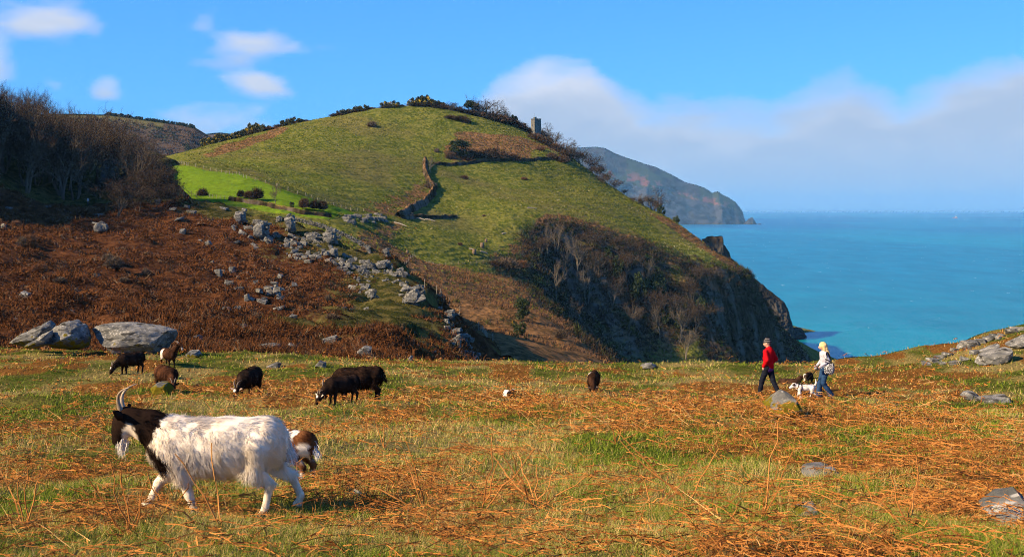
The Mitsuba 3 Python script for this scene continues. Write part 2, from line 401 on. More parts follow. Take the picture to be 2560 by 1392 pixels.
two('mat_meadow', mikit.proc(c_meadow))
two('mat_hillside', mikit.proc(c_hillside))
two('mat_hill', mikit.proc(c_hill), mikit.proc(b_hill, .15), .62)
two('mat_rock', mikit.proc(c_rock), mikit.proc(b_rock, .01), 1.0)
two('mat_headland', mikit.proc(c_headland))
two('mat_woodhill', mikit.proc(c_woodhill))
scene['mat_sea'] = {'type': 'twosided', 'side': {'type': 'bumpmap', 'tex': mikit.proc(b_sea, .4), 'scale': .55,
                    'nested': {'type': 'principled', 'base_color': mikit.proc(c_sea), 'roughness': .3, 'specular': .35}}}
VC = {'type': 'mesh_attribute', 'name': 'vertex_color'}
two('mat_plain', VC)                                                  # hair, cloth, bark, blades: a colour per vertex
scene['mat_horn'] = {'type': 'twosided', 'side': {'type': 'principled', 'base_color': VC, 'roughness': .42, 'specular': .4}}
scene['mat_leaf'] = {'type': 'twosided', 'side': {'type': 'principled', 'base_color': VC, 'roughness': .55, 'specular': .3}}

# ------------------------------------------------------------------ the ground, the hill, the sea
az = np.radians(np.concatenate([np.arange(-180, -60, 4.0), np.arange(-60, -27, 1.0), np.arange(-27, 27, .19), np.arange(27, 60, 1.0), np.arange(60, 180, 4.0)]))
rr = np.geomspace(1.2, 520, 440)
R_, A_ = np.meshgrid(rr, az, indexing='ij')
NX, NY = R_ * np.sin(A_), R_ * np.cos(A_)
NV = np.stack([NX, NY, hN(NX, NY)], -1).reshape(-1, 3)
NV = np.vstack([NV, [[0, 0, float(hN(0, 0))]]])
NF = grid_faces(len(rr), len(az), True)
k = np.arange(len(az)); NF = np.vstack([NF, np.stack([(k + 1) % len(az), k, k * 0 + len(NV) - 1], -1)])
EDGES, _ = line_dist(NV[:, 0], NV[:, 1], EDGE)
# where the meadow ends and the bracken hillside begins
HILLSIDE = [at(a, 0, b) for a, b in [(-40, 66), (40, 64), (220, 60), (480, 57), (640, 59), (880, 61), (960, 63)]]
HILLSIDE = [(-400, 40), (-90, 52)] + [(p[0], p[1]) for p in HILLSIDE] + [(-3, 66), (40, 70), (140, 60), (250, 0)]
HS, _ = line_dist(NV[:, 0] + (n3(NV[:, 0] / 4, NV[:, 1] / 4) - .5) * 6, NV[:, 1] + (n3(NV[:, 0] / 3, NV[:, 1] / 3, 5) - .5) * 6, HILLSIDE)
RIDGE = [(a, b) for a, b in EDGE if b > 70]
rs, _ = line_dist(NV[:, 0], NV[:, 1], RIDGE)
wood = poly_mask(NV[:, 0], NV[:, 1], [(-400, 285), (-106, 290), (-95, 300), (-75, 306), (-90, 330), (-110, 420), (-400, 500)])
green = .80 * np.clip(1 - np.abs(rs + 3) / 18, 0, 1) * np.clip((NV[:, 1] - 70) / 30, 0, 1) + .75 * wood
green = np.maximum(green, .58 * sstep(-62, -40, NV[:, 0]) * sstep(195, 235, NV[:, 1])) + .55 * sstep(-78, -60, NV[:, 0]) * sstep(270, 290, NV[:, 1])
fu = HS[NF].mean(1)
on_hill = fu < 0


def keep(v, f):
    u, i = np.unique(f, return_inverse=True)
    return (v[u], i.reshape(-1, 3)), u


m_, u_ = keep(NV, NF[~on_hill])


def patch(x, y):
    """How far bracken and how far dry straw covers the meadow at a place, from 0 to 1."""
    a = n3(x / 4.6, y / 7.5, 0, 4, 21); b = n3(x / 1.2, y / 2.0, 3, 3, 22); c = n3(x / 2.2, y / 3.6, 7, 3, 23)
    r = np.hypot(x, y)
    br = (1 - .75 * sstep(22, 28, x) * sstep(40, 47, y)) * sstep(.47, .67, a * .5 + b * .5 + .035 * sstep(-4, 6, x) - .05 * sstep(14, 7, r) * sstep(2, -3, x) + .02 * sstep(45, 58, r))
    return br, sstep(.40, .62, c * .6 + b * .4)


mb, ms = patch(m_[0][:, 0], m_[0][:, 1])
put('meadow', m_, 'mat_meadow', smooth=True, uv=np.stack([mb, ms], -1))
tag('meadow', 'rough sloping meadow of grass and dead bracken in the foreground', kind='structure')
m_, u_ = keep(NV, NF[on_hill])
put('hillside', m_, 'mat_hillside', smooth=True, uv=np.stack([green, green * 0], -1)[u_])
tag('hillside', 'russet bracken hillside rising on the left to the bare wood', kind='structure')

HXY = np.stack([CXX, CYY], -1)
hcov = lambda d: hit(d[0], d[1], 150, h=hC)
P = lambda q: plan(q, h=hC, d0=150)
jx = (n3(CXX / 14, CYY / 14, 0, 3, 31) - .5) * 16; jy = (n3(CXX / 14, CYY / 14, 9, 3, 32) - .5) * 16
lush = poly_mask(CXX, CYY, P([(380, 412), (430, 413), (560, 436), (700, 472), (800, 506), (900, 532), (890, 545), (830, 554), (700, 534), (560, 512), (430, 500), (380, 490)])).astype(float)
lush = gaussian_filter(np.maximum(lush, ((CXX < -100) & (CYY < 470) & (CYY > 330)).astype(float)), 1.0)
lush2 = poly_mask(CXX + jx, CYY + jy, P([(760, 545), (900, 560), (1130, 560), (1230, 600), (1230, 645), (1050, 655), (960, 640)])) * .42 + poly_mask(CXX + jx, CYY + jy, P([(1710, 590), (1850, 672), (1760, 672), (1650, 640)])) * .45
lush2 += poly_mask(CXX + jx, CYY + jy, P([(440, 400), (560, 385), (760, 420), (900, 505), (820, 500), (640, 440)])) * .42
lush = np.maximum(lush, gaussian_filter(lush2, 3))
bra = np.zeros_like(CXX)
for poly, w in [([(1150, 330), (1290, 315), (1400, 380), (1440, 402), (1300, 398), (1120, 402), (1090, 375)], .85), ([(870, 515), (1000, 480), (1065, 440), (1085, 480), (1050, 515), (1000, 540), (930, 535)], .62),
                ([(1230, 655), (1310, 590), (1350, 548), (1420, 540), (1500, 562), (1600, 590), (1700, 648), (1800, 678), (1880, 690), (1890, 705), (1800, 702), (1700, 672), (1600, 625), (1500, 605), (1420, 600), (1380, 640), (1320, 690)], 1.0),
                ([(500, 388), (600, 350), (700, 318), (720, 325), (620, 365), (520, 395)], .8), ([(940, 545), (1020, 545), (1000, 575), (900, 570)], .6)]:
    bra = np.maximum(bra, gaussian_filter(poly_mask(CXX + jx * .6, CYY + jy * .6, P(poly)).astype(float), 1.2) * w)
spur = sstep(0, 12, -line_dist(CXX + jx, CYY + jy, [(-60, 400), (-35, 425), (5, 445), (25, 470)])[0] * -1) * (CYY < 470)
spur = ((CYY < 452 + jy * .5 - .25 * np.clip(-CXX - 20, 0, 60)) & (CXX > -45)).astype(float)
bra = np.maximum(bra, gaussian_filter(spur, 2) * .82)
covem = poly_mask(CXX, CYY, P([(1320, 640), (1400, 570), (1500, 592), (1600, 618), (1700, 670), (1800, 700), (1890, 704), (1920, 860), (1860, 900), (1700, 900), (1600, 900), (1500, 800), (1400, 760), (1350, 700)])).astype(float)
bra = np.maximum(bra, gaussian_filter(covem, 2) * .5)
edge_strip = gaussian_filter(CZ, 3); sil = np.gradient(gaussian_filter(STEEP, 3))[0]
seaward = poly_mask(CXX, CYY, P([(1600, 520), (1690, 548), (1750, 594), (1800, 636), (1850, 666), (1882, 694), (1860, 690), (1800, 652), (1740, 612), (1660, 556)])).astype(float)
bra = np.maximum(bra, gaussian_filter(seaward, 2) * 1.2)
put('hill', (np.stack([CXX, CYY, CZ], -1).reshape(-1, 3), grid_faces(*CXX.shape)[:, ::-1]), 'mat_hill', smooth=True, uv=np.stack([bra.ravel(), lush.ravel()], -1))
tag('hill', 'green pasture hill with sea cliffs and a dark wooded cove', kind='structure')

sr = np.concatenate([[0], np.geomspace(150, 40000, 60)]); sa = np.linspace(-np.pi, np.pi, 181)[:-1]
SRR, SAA = np.meshgrid(sr, sa, indexing='ij')
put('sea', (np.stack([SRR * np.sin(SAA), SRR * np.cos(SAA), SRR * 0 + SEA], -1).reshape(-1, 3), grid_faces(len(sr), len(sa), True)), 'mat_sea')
tag('sea', 'turquoise blue sea reaching to the horizon', kind='structure')


def ridge(prof, d, slope, seed, gully, step, base=SEA, bend=0.0, back=.8, rows=70, rough=0.0):
    """A long hill: its skyline given by sight lines at the distance d, falling towards the eye and away behind."""
    px = np.array([p[0] for p in prof], float); py = np.array([p[1] for p in prof], float)
    w = np.arange(px[0], px[-1], step); h = np.interp(w, px, py)
    dd = d + bend * (w - px[0]) / (px[-1] - px[0])
    X = (w - CX) / F * dd; Z = (HY - h) / F * dd
    t = np.concatenate([np.linspace(-1, 0, 14)[:-1], np.linspace(0, 1, rows)])
    TT, XX = np.meshgrid(t, X, indexing='ij'); ZT = np.broadcast_to(Z, TT.shape)
    H = ZT - base
    z = np.where(TT > 0, ZT - H * TT, ZT - H * (-TT))
    run = np.where(TT > 0, -H / slope * (TT ** 1.0), H / back * (-TT))
    y = dd[None] + run
    x = XX * (y / dd[None]) ** .35
    q = np.abs(TT) * (1 - .35 * np.abs(TT)) + .015
    g = 1 - 2 * np.abs(n3(x / (gully * 3.0), z / (gully * 6), 0, 4, seed) - .5)
    f2 = n3(x / (gully * .7), y / (gully * .7), z / (gully * .7), 4, seed + 1) - .5
    f3 = n3(x / 2.4, y / 2.4, z / 3.4, 4, seed + 2) - .5
    y = y - f3 * rough * np.clip(q * 5, .1, 1); z = z + f3 * rough * .35
    y = y - (g - .6) * gully * np.clip(q * 2.2, 0, 1) * 1.2 + f2 * gully * .6 * np.clip(q * 3, 0, 1)
    z = z + f2 * gully * .22 * np.clip(q * 6, .15, 1)
    return np.stack([x, y, z], -1), TT


V_, TT_ = ridge([(1380, 372), (1440, 369), (1490, 367), (1512, 370), (1535, 382), (1560, 392), (1590, 402), (1612, 410), (1640, 418), (1680, 437), (1712, 455), (1740, 462), (1762, 470), (1780, 482), (1795, 478), (1805, 486), (1822, 494), (1840, 506), (1856, 528), (1861, 545), (1866, 563)], 8600, 1.05, 41, 130, 2.0, back=.55)
put('far_headland', (V_.reshape(-1, 3), grid_faces(*TT_.shape)), 'mat_headland', smooth=True, uv=np.stack([sstep(.25, .55, TT_).ravel(), sstep(.5, .25, np.abs(TT_ - .25)).ravel() * sstep(.12, .3, TT_).ravel()], -1))
tag('far_headland', 'blue hazy cliff headland falling to the sea in the distance', kind='structure')
V_, TT_ = ridge([(1858, 560), (1866, 552), (1874, 545), (1881, 543), (1887, 552), (1892, 561)], 8350, 1.4, 43, 25, .8, back=1.2, rows=30)
put('sea_stack', (V_.reshape(-1, 3), grid_faces(*TT_.shape)), 'mat_headland', smooth=True, uv=np.stack([TT_.ravel() * 0 + 1, TT_.ravel() * 0], -1))
tag('sea_stack', 'dark rock stack standing off the tip of the hazy far headland', 'rock')
V_, TT_ = ridge([(1886, 562), (1893, 560), (1900, 558.5), (1906, 561), (1912, 563)], 8300, 1.0, 44, 10, .8, back=1.0, rows=20)
put('sea_stack_001', (V_.reshape(-1, 3), grid_faces(*TT_.shape)), 'mat_headland', smooth=True, uv=np.stack([TT_.ravel() * 0 + 1, TT_.ravel() * 0], -1))
tag('sea_stack_001', 'low flat rock in the sea, outermost off the far headland', 'rock')
# wooded hills beyond the left field
WOODHILL, WT = ridge([(-150, 290), (100, 284), (270, 286), (330, 294), (420, 307), (455, 312), (490, 320), (530, 344), (580, 380), (640, 420)], 1500, .55, 45, 60, 3.0, base=-40, rows=46)
put('wooded_hill', (WOODHILL.reshape(-1, 3), grid_faces(*WT.shape)), 'mat_woodhill', smooth=True, uv=np.stack([(sstep(.10, .03, np.abs(WT)) * (WOODHILL[..., 0] < -420)).ravel(), WT.ravel()], -1))
tag('wooded_hill', 'brown wooded hill beyond the field on the left', kind='structure')
V_, TT_ = ridge([(470, 340), (520, 334), (550, 331), (580, 335), (610, 345), (660, 365), (720, 400)], 2600, .5, 46, 60, 3.0, base=-60, rows=30)
put('distant_hill', (V_.reshape(-1, 3), grid_faces(*TT_.shape)), 'mat_woodhill', smooth=True, uv=np.stack([TT_.ravel() * 0, TT_.ravel() * 0], -1))
tag('distant_hill', 'dark distant hill between the wooded hill and the pasture', kind='structure')
# near headland beyond the nose, reaching the sea
V_, TT_ = ridge([(1790, 610), (1840, 655), (1880, 690), (1897, 704), (1920, 722), (1945, 742), (1962, 757), (1970, 772), (1977, 800), (1984, 818), (2000, 818), (2010, 828), (2015, 842), (2017, 852)], 1040, 2.2, 47, 14, 1.0, back=1.1, rows=90, rough=7)
put('headland', (V_.reshape(-1, 3), grid_faces(*TT_.shape)), 'mat_headland', smooth=True, uv=np.stack([np.where(TT_ < .12, .1, 1).ravel(), TT_.ravel() * 0], -1))
tag('headland', 'dark rocky point beyond the hill with the sea at its foot', kind='structure')
V_, TT_ = ridge([(1880, 840), (1920, 858), (1955, 872), (1975, 880), (1990, 878), (2000, 886), (2003, 900), (2012, 912)], 915, 2.0, 48, 9, 1.0, back=1.3, rows=50, rough=5)
put('headland_001', (V_.reshape(-1, 3), grid_faces(*TT_.shape)), 'mat_headland', smooth=True, uv=np.stack([TT_.ravel() * 0 + 1, TT_.ravel() * 0], -1))
tag('headland_001', 'low dark rocks at the foot of the cliff behind the walkers', kind='structure')
# the crag that looks over the seaward edge of the hill
V_, TT_ = ridge([(1755, 596), (1768, 592), (1790, 590), (1806, 590), (1809, 604), (1800, 608), (1812, 612), (1822, 628), (1827, 645), (1840, 655)], 800, 2.5, 49, 7, .6, back=1.2, rows=70, base=-90, rough=9)
put('headland_002', (V_.reshape(-1, 3), grid_faces(*TT_.shape)), 'mat_headland', smooth=True, uv=np.stack([np.where(TT_ < .06, .1, 1).ravel(), TT_.ravel() * 0], -1))
tag('headland_002', 'dark overhanging crag looking over the seaward edge of the pasture', kind='structure')

scene['haze'] = {'type': 'cube', 'to_world': T().translate([0, 0, 175]).scale([62000, 62000, 305]), 'bsdf': {'type': 'null'}, 'interior': {'type': 'ref', 'id': 'haze_air'}}
tag('haze', 'thin blue sea haze', kind='stuff')

# ------------------------------------------------------------------ rocks
def noisy_hull(pts, edge, amp, freq, seed, layers=0.0):
    """The hull of some points, cut into small triangles and roughened; layers steps it like bedded stone."""
    h = ConvexHull(pts); m = trimesh.Trimesh(pts, h.simplices, process=True); m.fix_normals()
    v, f = trimesh.remesh.subdivide_to_size(m.vertices, m.faces, edge, max_iter=9)
    m = trimesh.Trimesh(v, f, process=True); m.merge_vertices(); n = m.vertex_normals; v = np.array(m.vertices)
    w = n3(v[:, 0] * freq, v[:, 1] * freq, v[:, 2] * freq * 1.5, 4, seed) - .5
    c = np.abs(n3(v[:, 0] * freq * .45, v[:, 1] * freq * .45, v[:, 2] * freq * 1.2, 2, seed + 7) - .5)
    v = v + n * ((w * 2 * amp) - np.clip(.07 - c, 0, 1)[:, None][:, 0] * 9 * amp * .8)[:, None]
    if layers:
        s = np.sin(v[:, 2] / layers * 6.283 + 3 * n3(v[:, 0] * freq * .3, v[:, 1] * freq * .3, 0, 2, seed))
        v = v + n * [1, 1, .1] * (np.sign(s) * np.abs(s) ** .4 * amp * .55)[:, None]
    return v, np.array(m.faces)


def moss_uv(v, amount=.55, reach=.55):
    t = (v[:, 2] - v[:, 2].min()) / max(np.ptp(v[:, 2]), 1e-6)
    return np.stack([t, amount * np.clip(1.25 - t / reach, 0, 1)], -1)


def profile_rock(name, poly, d, depth, label, seed, moss=.5, edge=.10, amp=.07, freq=1.5, lean=0.0, layers=0.0, cat='rock', group=None):
    """A boulder whose outline is given as seen from the meadow, at its own distance and with its own thickness."""
    p = np.array([at(a, b, d) for a, b in poly]); c = p.mean(0); rng = np.random.default_rng(seed)
    rings = []
    for t, s in ((-.5, .62), (-.36, .86), (-.1, 1.0), (.25, .98), (.5, .72)):
        q = c + (p - c) * s + np.array([lean * t * depth, t * depth, (.5 + t) * depth * .06])
        rings.append(q + rng.normal(0, .02, q.shape) * [1, depth, 1])
    r = np.vstack(rings); r[:, 2] -= .06 * np.ptp(r[:, 2])
    if name == 'boulder':                                             # broken faces
        for nrm, cut in (((.45, -.85, .30), .60), ((-.35, -.85, .42), .58), ((.80, -.45, -.42), .66), ((.1, -.55, .85), .90), ((.2, -.75, -.6), .62)):
            u = unit(np.array(nrm) + rng.normal(0, .12, 3)); e = (r - c) @ u; lim = cut * e.max(); r = r - np.maximum(e - lim, 0)[:, None] * u
    v, f = noisy_hull(r, edge, amp, freq, seed, layers)
    k = key(name); put(k, (v, f), 'mat_rock', smooth=False if edge > .3 else 32, uv=moss_uv(v, moss, 1.0 if moss >= .8 else .55))
    tag(k, label, cat, group); return k


profile_rock('boulder', [(234, 817), (258, 812), (310, 808), (348, 810), (400, 821), (436, 832), (444, 843), (437, 856), (418, 874), (396, 888), (300, 890), (268, 856), (247, 833)], 52, 2.3, 'large grey lichened boulder tapering to a point on its left, behind the goats', 61, moss=.42, lean=.15)
profile_rock('boulder', [(160, 801), (178, 797), (201, 813), (199, 829), (214, 846), (209, 872), (170, 876), (135, 866), (124, 836), (140, 815)], 51, 1.6, 'upright square boulder with yellow moss, left of the large boulder', 62, moss=.75, lean=.2)
profile_rock('boulder', [(110, 836), (126, 826), (130, 862), (80, 868), (62, 862)], 50.3, .9, 'low broken grey slab leaning against the upright square boulder', 65, moss=.55)
profile_rock('boulder', [(96, 818), (118, 801), (131, 812), (130, 842), (100, 858), (60, 866), (24, 856), (48, 836)], 52, 1.6, 'sloping grey boulder furthest left, behind the broken slab', 63, moss=.5)
LIST = [('rock', [(612, 876), (640, 864), (680, 856), (702, 858), (700, 874), (660, 880)], .9, 'long pale slab lying at the foot of the bracken hillside', .2),
        ('rock', [(716, 862), (724, 856), (752, 868), (748, 874), (726, 872)], .5, 'small thin slab just right of the long pale slab', .1),
        ('rock', [(877, 890), (912, 862), (930, 868), (926, 882), (908, 893)], 1.0, 'tilted blue grey slab at the meadow edge above the dark horned goat', .1),
        ('rock', [(482, 838), (497, 834), (514, 850), (510, 854), (488, 850)], .8, 'small blue grey rock right of the large boulder', .3),
        ('rock', [(464, 886), (472, 877), (494, 876), (504, 888), (500, 893), (470, 893)], .6, 'low dark mossy rock right of the goat with the white flank', .7),
        ('rock', [(664, 918), (690, 905), (704, 906), (700, 914), (676, 920)], .5, 'flat white stone in the grass above the round dark goat', .1),
        ('rock', [(786, 916), (797, 899), (812, 906), (816, 918)], .5, 'small pointed dark stone in the grass left of the large dark goat', .3),
        ('rock', [(1022, 893), (1028, 888), (1034, 897), (1030, 902), (1020, 900)], .3, 'tiny grey stone on the meadow edge', .1),
        ('rock', [(1598, 918), (1612, 909), (1630, 907), (1640, 914), (1636, 921), (1604, 922)], .7, 'mossy white topped rock on the crest of the meadow', .7),
        ('rock', [(1912, 1030), (1928, 1000), (1946, 990), (1964, 981), (1978, 989), (1990, 1006), (1999, 1022), (2002, 1038), (1950, 1044)], .9, 'mossy boulder with white lichen patches in front of the walkers', .80),
        ('rock', [(2405, 990), (2416, 982), (2436, 982), (2452, 992), (2446, 1000), (2412, 998)], .8, 'flat brown stone, left of two at the right of the meadow', .05),
        ('rock', [(2450, 998), (2470, 991), (2515, 992), (2528, 1003), (2500, 1008), (2456, 1006)], .8, 'flat brown stone, right of two at the right of the meadow', .05),
        ('rock', [(2006, 1184), (2024, 1172), (2056, 1168), (2086, 1182), (2098, 1196), (2050, 1200)], .35, 'low white stone among bracken in the middle of the right foreground', .35),
        ('rock', [(1986, 1282), (2004, 1272), (2034, 1272), (2046, 1284), (2040, 1296), (1996, 1296)], .3, 'small mossy stone below the low white stone', .9),
        ('rock', [(2466, 1288), (2484, 1264), (2512, 1246), (2548, 1244), (2580, 1262), (2590, 1300), (2480, 1304)], .55, 'rough grey rock cut off by the right edge of the view', .2),
        ('rock', [(382, 968), (400, 954), (420, 956), (432, 974), (428, 986), (388, 982)], .7, 'mound of yellow moss beside the brown grazing goat', 1.2),
        ('rock', [(885, 1232), (896, 1227), (908, 1230), (902, 1236), (888, 1236)], .12, 'tiny white stone right of the white goat', 0),
        ('rock', [(2443, 908), (2452, 890), (2490, 876), (2524, 870), (2524, 884), (2512, 898), (2470, 910)], 1.3, 'largest grey slab on the right bank', .05),
        ('rock', [(2449, 878), (2458, 894), (2486, 872), (2495, 858), (2484, 861)], .7, 'thin upright slab with a pale end on the right bank', .05),
        ('rock', [(2518, 862), (2560, 838), (2590, 836), (2580, 856), (2530, 868)], 1.0, 'long grey slab at the right edge on the bank', .05),
        ('rock', [(2396, 862), (2408, 852), (2440, 850), (2452, 862), (2430, 868)], .8, 'flat pale slab left of the thin upright slab', .05)]
for i, (nm, poly, dep, lab, moss) in enumerate(LIST):
    p = np.array(poly, float); q = hit(p[:, 0].mean(), p[:, 1].max() - 2)
    profile_rock(nm, poly, q[1], dep, lab, 70 + i, moss=moss, edge=max(.035, q[1] * .0026), amp=.012 + .0007 * q[1], freq=60 / (q[1] + 4))

# stones that repeat: a dozen shapes, each stone its own object
rng = np.random.default_rng(5)
STONES = []
for i in range(14):
    b = np.array(list(np.ndindex(2, 2, 2)), float) * 2 - 1; b = np.vstack([b, b * [1, .6, .9]]) + rng.normal(0, .20, (16, 3)); b *= [1, .85, .8]
    cut = unit(rng.normal(0, 1, (4, 3))); 
    for c in cut:
        e = b @ c; b = b - np.maximum(e - .95, 0)[:, None] * c
    v, f = noisy_hull(b * .5, .30, .022, 2.6, 200 + i)
    d = put('stone_shape', (v, f), 'mat_rock', smooth=False, uv=moss_uv(v, .25)); STONES.append(scene.pop('stone_shape'))


def stone(px, py, w, h, name, label, group, tilt=None, dep=1.0, sink=.15, q=None):
    q = hit(px, py + h * .45) if q is None else q
    if q is None: return
    s = q[1] / F; W, Hh = w * s, h * s
    a = rng.uniform(0, 6.28); t = rng.uniform(-.25, .25) if tilt is None else tilt
    k = key(name)
    M = T().translate([float(q[0]), float(q[1] + .3 * W), float(q[2] + Hh * (.5 - sink))]).rotate([0, 1, 0], float(np.degrees(t))).scale([W, W * dep, Hh * 1.15]).rotate([0, 0, 1], float(np.degrees(rng.choice([0, 3.14, .3, 2.8]) + rng.uniform(-.2, .2))))
    again(k, STONES[int(rng.integers(len(STONES)))], M); tag(k, label, 'rock', group)


CRAGS = [([(588, 527), (612, 523), (614, 552), (602, 564), (590, 552)], 5, 'tall blue grey crag furthest left on the spur'), ([(633, 562), (650, 546), (668, 551), (673, 590), (655, 602), (634, 592)], 6, 'broad dark crag with a mossy hollow on the spur'),
         ([(708, 540), (722, 535), (736, 533), (739, 556), (735, 580), (722, 584), (716, 556)], 4, 'leaning crag with a flat lit top on the spur'), ([(690, 541), (700, 538), (706, 545), (704, 556), (692, 554)], 3, 'small pale crag beside the leaning crag'),
         ([(763, 586), (785, 578), (803, 586), (800, 602), (778, 608), (765, 602)], 5, 'shaded jagged crag left of the layered stack'), ([(804, 582), (815, 573), (838, 570), (843, 588), (838, 606), (826, 616), (809, 600)], 4, 'sunlit layered rock stack beside the dry stone wall'),
         ([(828, 620), (842, 616), (842, 640), (834, 644), (828, 634)], 3, 'narrow pale block just below the layered stack'), ([(935, 664), (942, 652), (972, 647), (978, 662), (968, 672), (944, 674)], 3.5, 'large angular pale block at the end of the rubble'),
         ([(905, 656), (918, 651), (948, 672), (940, 676), (916, 664)], 2.5, 'long tilted slab in the rubble'), ([(683, 706), (692, 704), (706, 745), (700, 750), (690, 735)], 1.2, 'tall leaning standing slab in the bracken'),
         ([(918, 732), (926, 724), (940, 728), (940, 742), (930, 748)], 2, 'squat pale block with a dark right side below the rubble'), ([(1003, 745), (1018, 722), (1046, 706), (1058, 718), (1056, 752), (1040, 762), (1010, 758)], 4, 'blue grey fractured crag at the right end of the spur'),
         ([(1106, 784), (1118, 773), (1136, 770), (1140, 790), (1132, 800), (1112, 798)], 3, 'uppermost block of the rocky outcrop above the meadow'), ([(1136, 842), (1146, 836), (1156, 846), (1152, 870), (1140, 866)], 2, 'upright pale block in the rocky outcrop above the meadow'),
         ([(1122, 832), (1140, 820), (1150, 822), (1138, 836), (1126, 840)], 2, 'tilted pale slab in the middle of the rocky outcrop'), ([(1156, 838), (1168, 834), (1172, 858), (1162, 864)], 2, 'shaded block right of the upright pale block'),
         ([(990, 690), (1012, 680), (1020, 684), (1000, 694)], 2, 'lower of two thin slabs at the tip of the rubble'), ([(984, 682), (1002, 672), (1012, 676), (994, 686)], 2, 'upper of two thin slabs at the tip of the rubble'),
         ([(236, 560), (250, 552), (266, 558), (268, 578), (250, 584), (238, 576)], 4, 'dark crag on the shaded left hillside below the distant walker'),
         ([(246, 470), (262, 402), (284, 402), (284, 440), (276, 466)], 5, 'mossy sunlit crag among the bare trees')]
for i, (poly, dep, lab) in enumerate(CRAGS):
    p = np.array(poly, float); q = hit(p[:, 0].mean(), p[:, 1].max() - 3); d = q[1] + dep * .3; c = p.mean(0)
    k = profile_rock('crag', c + (p - c) * .86, d, dep, lab, 120 + i, moss=.30, edge=.42, amp=.16, freq=.9, cat='crag')
    scene[k + '__core'] = scene.pop(k)
    # the broken blocks it is built of, all bedded the same way
    W, Hh = np.ptp(p[:, 0]) * d / F, np.ptp(p[:, 1]) * d / F; tilt = rng.uniform(-.35, .05); bs = max(.7, min(W, Hh) * .34)
    for j in range(int(np.clip(W * Hh / bs ** 2 * 1.25, 6, 22))):
        for _ in range(30):
            a = rng.uniform(p.min(0), p.max(0))
            if poly_mask(a[0], a[1], p): break
        u = (a - c) / (np.ptp(p, axis=0) * .5); t = at(a[0], a[1], d - dep * .36 * math.sqrt(max(0, 1 - .8 * min(1, u @ u))))
        sx, sy, sz = bs * rng.uniform(.8, 1.7), bs * rng.uniform(.7, 1.3), bs * rng.uniform(.45, 1.1)
        again(key(k + '__block'), STONES[int(rng.integers(len(STONES)))], T().translate([float(x) for x in t]).rotate([0, 1, 0], float(np.degrees(tilt + rng.normal(0, .12)))).scale([sx, sy, sz]).rotate([0, 0, 1], float(rng.uniform(-20, 20) + rng.choice([0, 180]))))
RUB = [(865, 660, 20, 14), (880, 650, 14, 12), (905, 655, 14, 14), (860, 672, 18, 12), (880, 668, 16, 12), (873, 655, 14, 10), (888, 647, 10, 13), (905, 673, 24, 14), (925, 666, 12, 8), (975, 668, 14, 10), (868, 682, 16, 9), (850, 668, 14, 8), (838, 660, 10, 8), (892, 668, 12, 12),
       (770, 652, 22, 12), (780, 641, 20, 13), (745, 637, 22, 10), (735, 626, 18, 9), (716, 614, 14, 13), (750, 616, 14, 8), (795, 641, 14, 16), (806, 633, 10, 12), (724, 640, 8, 12), (740, 645, 12, 7), (762, 640, 14, 10), (815, 634, 12, 10), (770, 628, 10, 7), (842, 648, 12, 8),
       (895, 697, 9, 15), (875, 719, 11, 18), (912, 717, 22, 11), (905, 724, 12, 8), (1005, 708, 13, 10), (920, 684, 10, 8), (945, 680, 14, 7), (930, 690, 9, 6), (960, 700, 10, 6), (985, 705, 8, 6), (1015, 720, 12, 9)]
for r in RUB:
    for e in ((0, 0, 1), (rng.uniform(-14, 14), rng.uniform(-7, 7), .55), (rng.uniform(-18, 18), rng.uniform(-9, 9), .4)):
        stone(r[0] + e[0], r[1] + e[1], r[2] * e[2], r[3] * e[2], 'rubble_stone', 'pale grey block in the rubble on the rocky spur', 'stones in the rubble on the spur')
LINE = np.array([(596, 558), (650, 596), (700, 582), (735, 590), (790, 606), (830, 622), (850, 655), (900, 668), (960, 672), (1005, 690), (1030, 740)], float)
for i in range(80):
    t = rng.uniform(0, len(LINE) - 1.001); j = int(t); c = LINE[j] + (LINE[j + 1] - LINE[j]) * (t - j) + rng.normal(0, 1, 2) * [16, 9] + [0, 6]; w = rng.uniform(7, 22)
    stone(c[0], c[1], w, w * rng.uniform(.4, .8), 'rubble_stone', 'pale grey block in the rubble on the rocky spur', 'stones in the rubble on the spur', tilt=rng.normal(.35, .3))
HILLSTONES = [(672, 720, 28, 12), (675, 733, 24, 14), (645, 726, 14, 12), (617, 745, 12, 20), (652, 752, 24, 14), (640, 704, 14, 11), (700, 690, 12, 12), (580, 671, 16, 18), (595, 692, 10, 8), (570, 706, 20, 12), (596, 721, 24, 9), (736, 710, 13, 12), (566, 770, 18, 11), (60, 736, 26, 14),
              (240, 688, 13, 11), (456, 576, 14, 16), (518, 608, 13, 12), (244, 537, 20, 8), (120, 515, 14, 9), (20, 520, 14, 9), (8, 565, 12, 14), (545, 680, 14, 22), (630, 745, 12, 8), (660, 745, 14, 8), (592, 770, 16, 10), (690, 770, 14, 6), (735, 790, 16, 9), (555, 675, 10, 8), (590, 606, 16, 8), (640, 620, 12, 6),
              (822, 852, 34, 20), (605, 815, 22, 9), (700, 770, 18, 8), (180, 775, 9, 6), (38, 798, 9, 6), (500, 600, 8, 5), (530, 655, 9, 6), (1050, 745, 9, 8), (915, 770, 12, 8), (1085, 880, 12, 10), (860, 770, 10, 6), (450, 545, 20, 7), (560, 522, 18, 6), (480, 530, 22, 9), (430, 520, 16, 8), (395, 505, 12, 14), (465, 515, 12, 8)]
for r in HILLSTONES:
    stone(*r, 'hillside_stone', 'small grey stone showing through the brown bracken hillside', 'stones scattered over the bracken hillside', sink=.1)
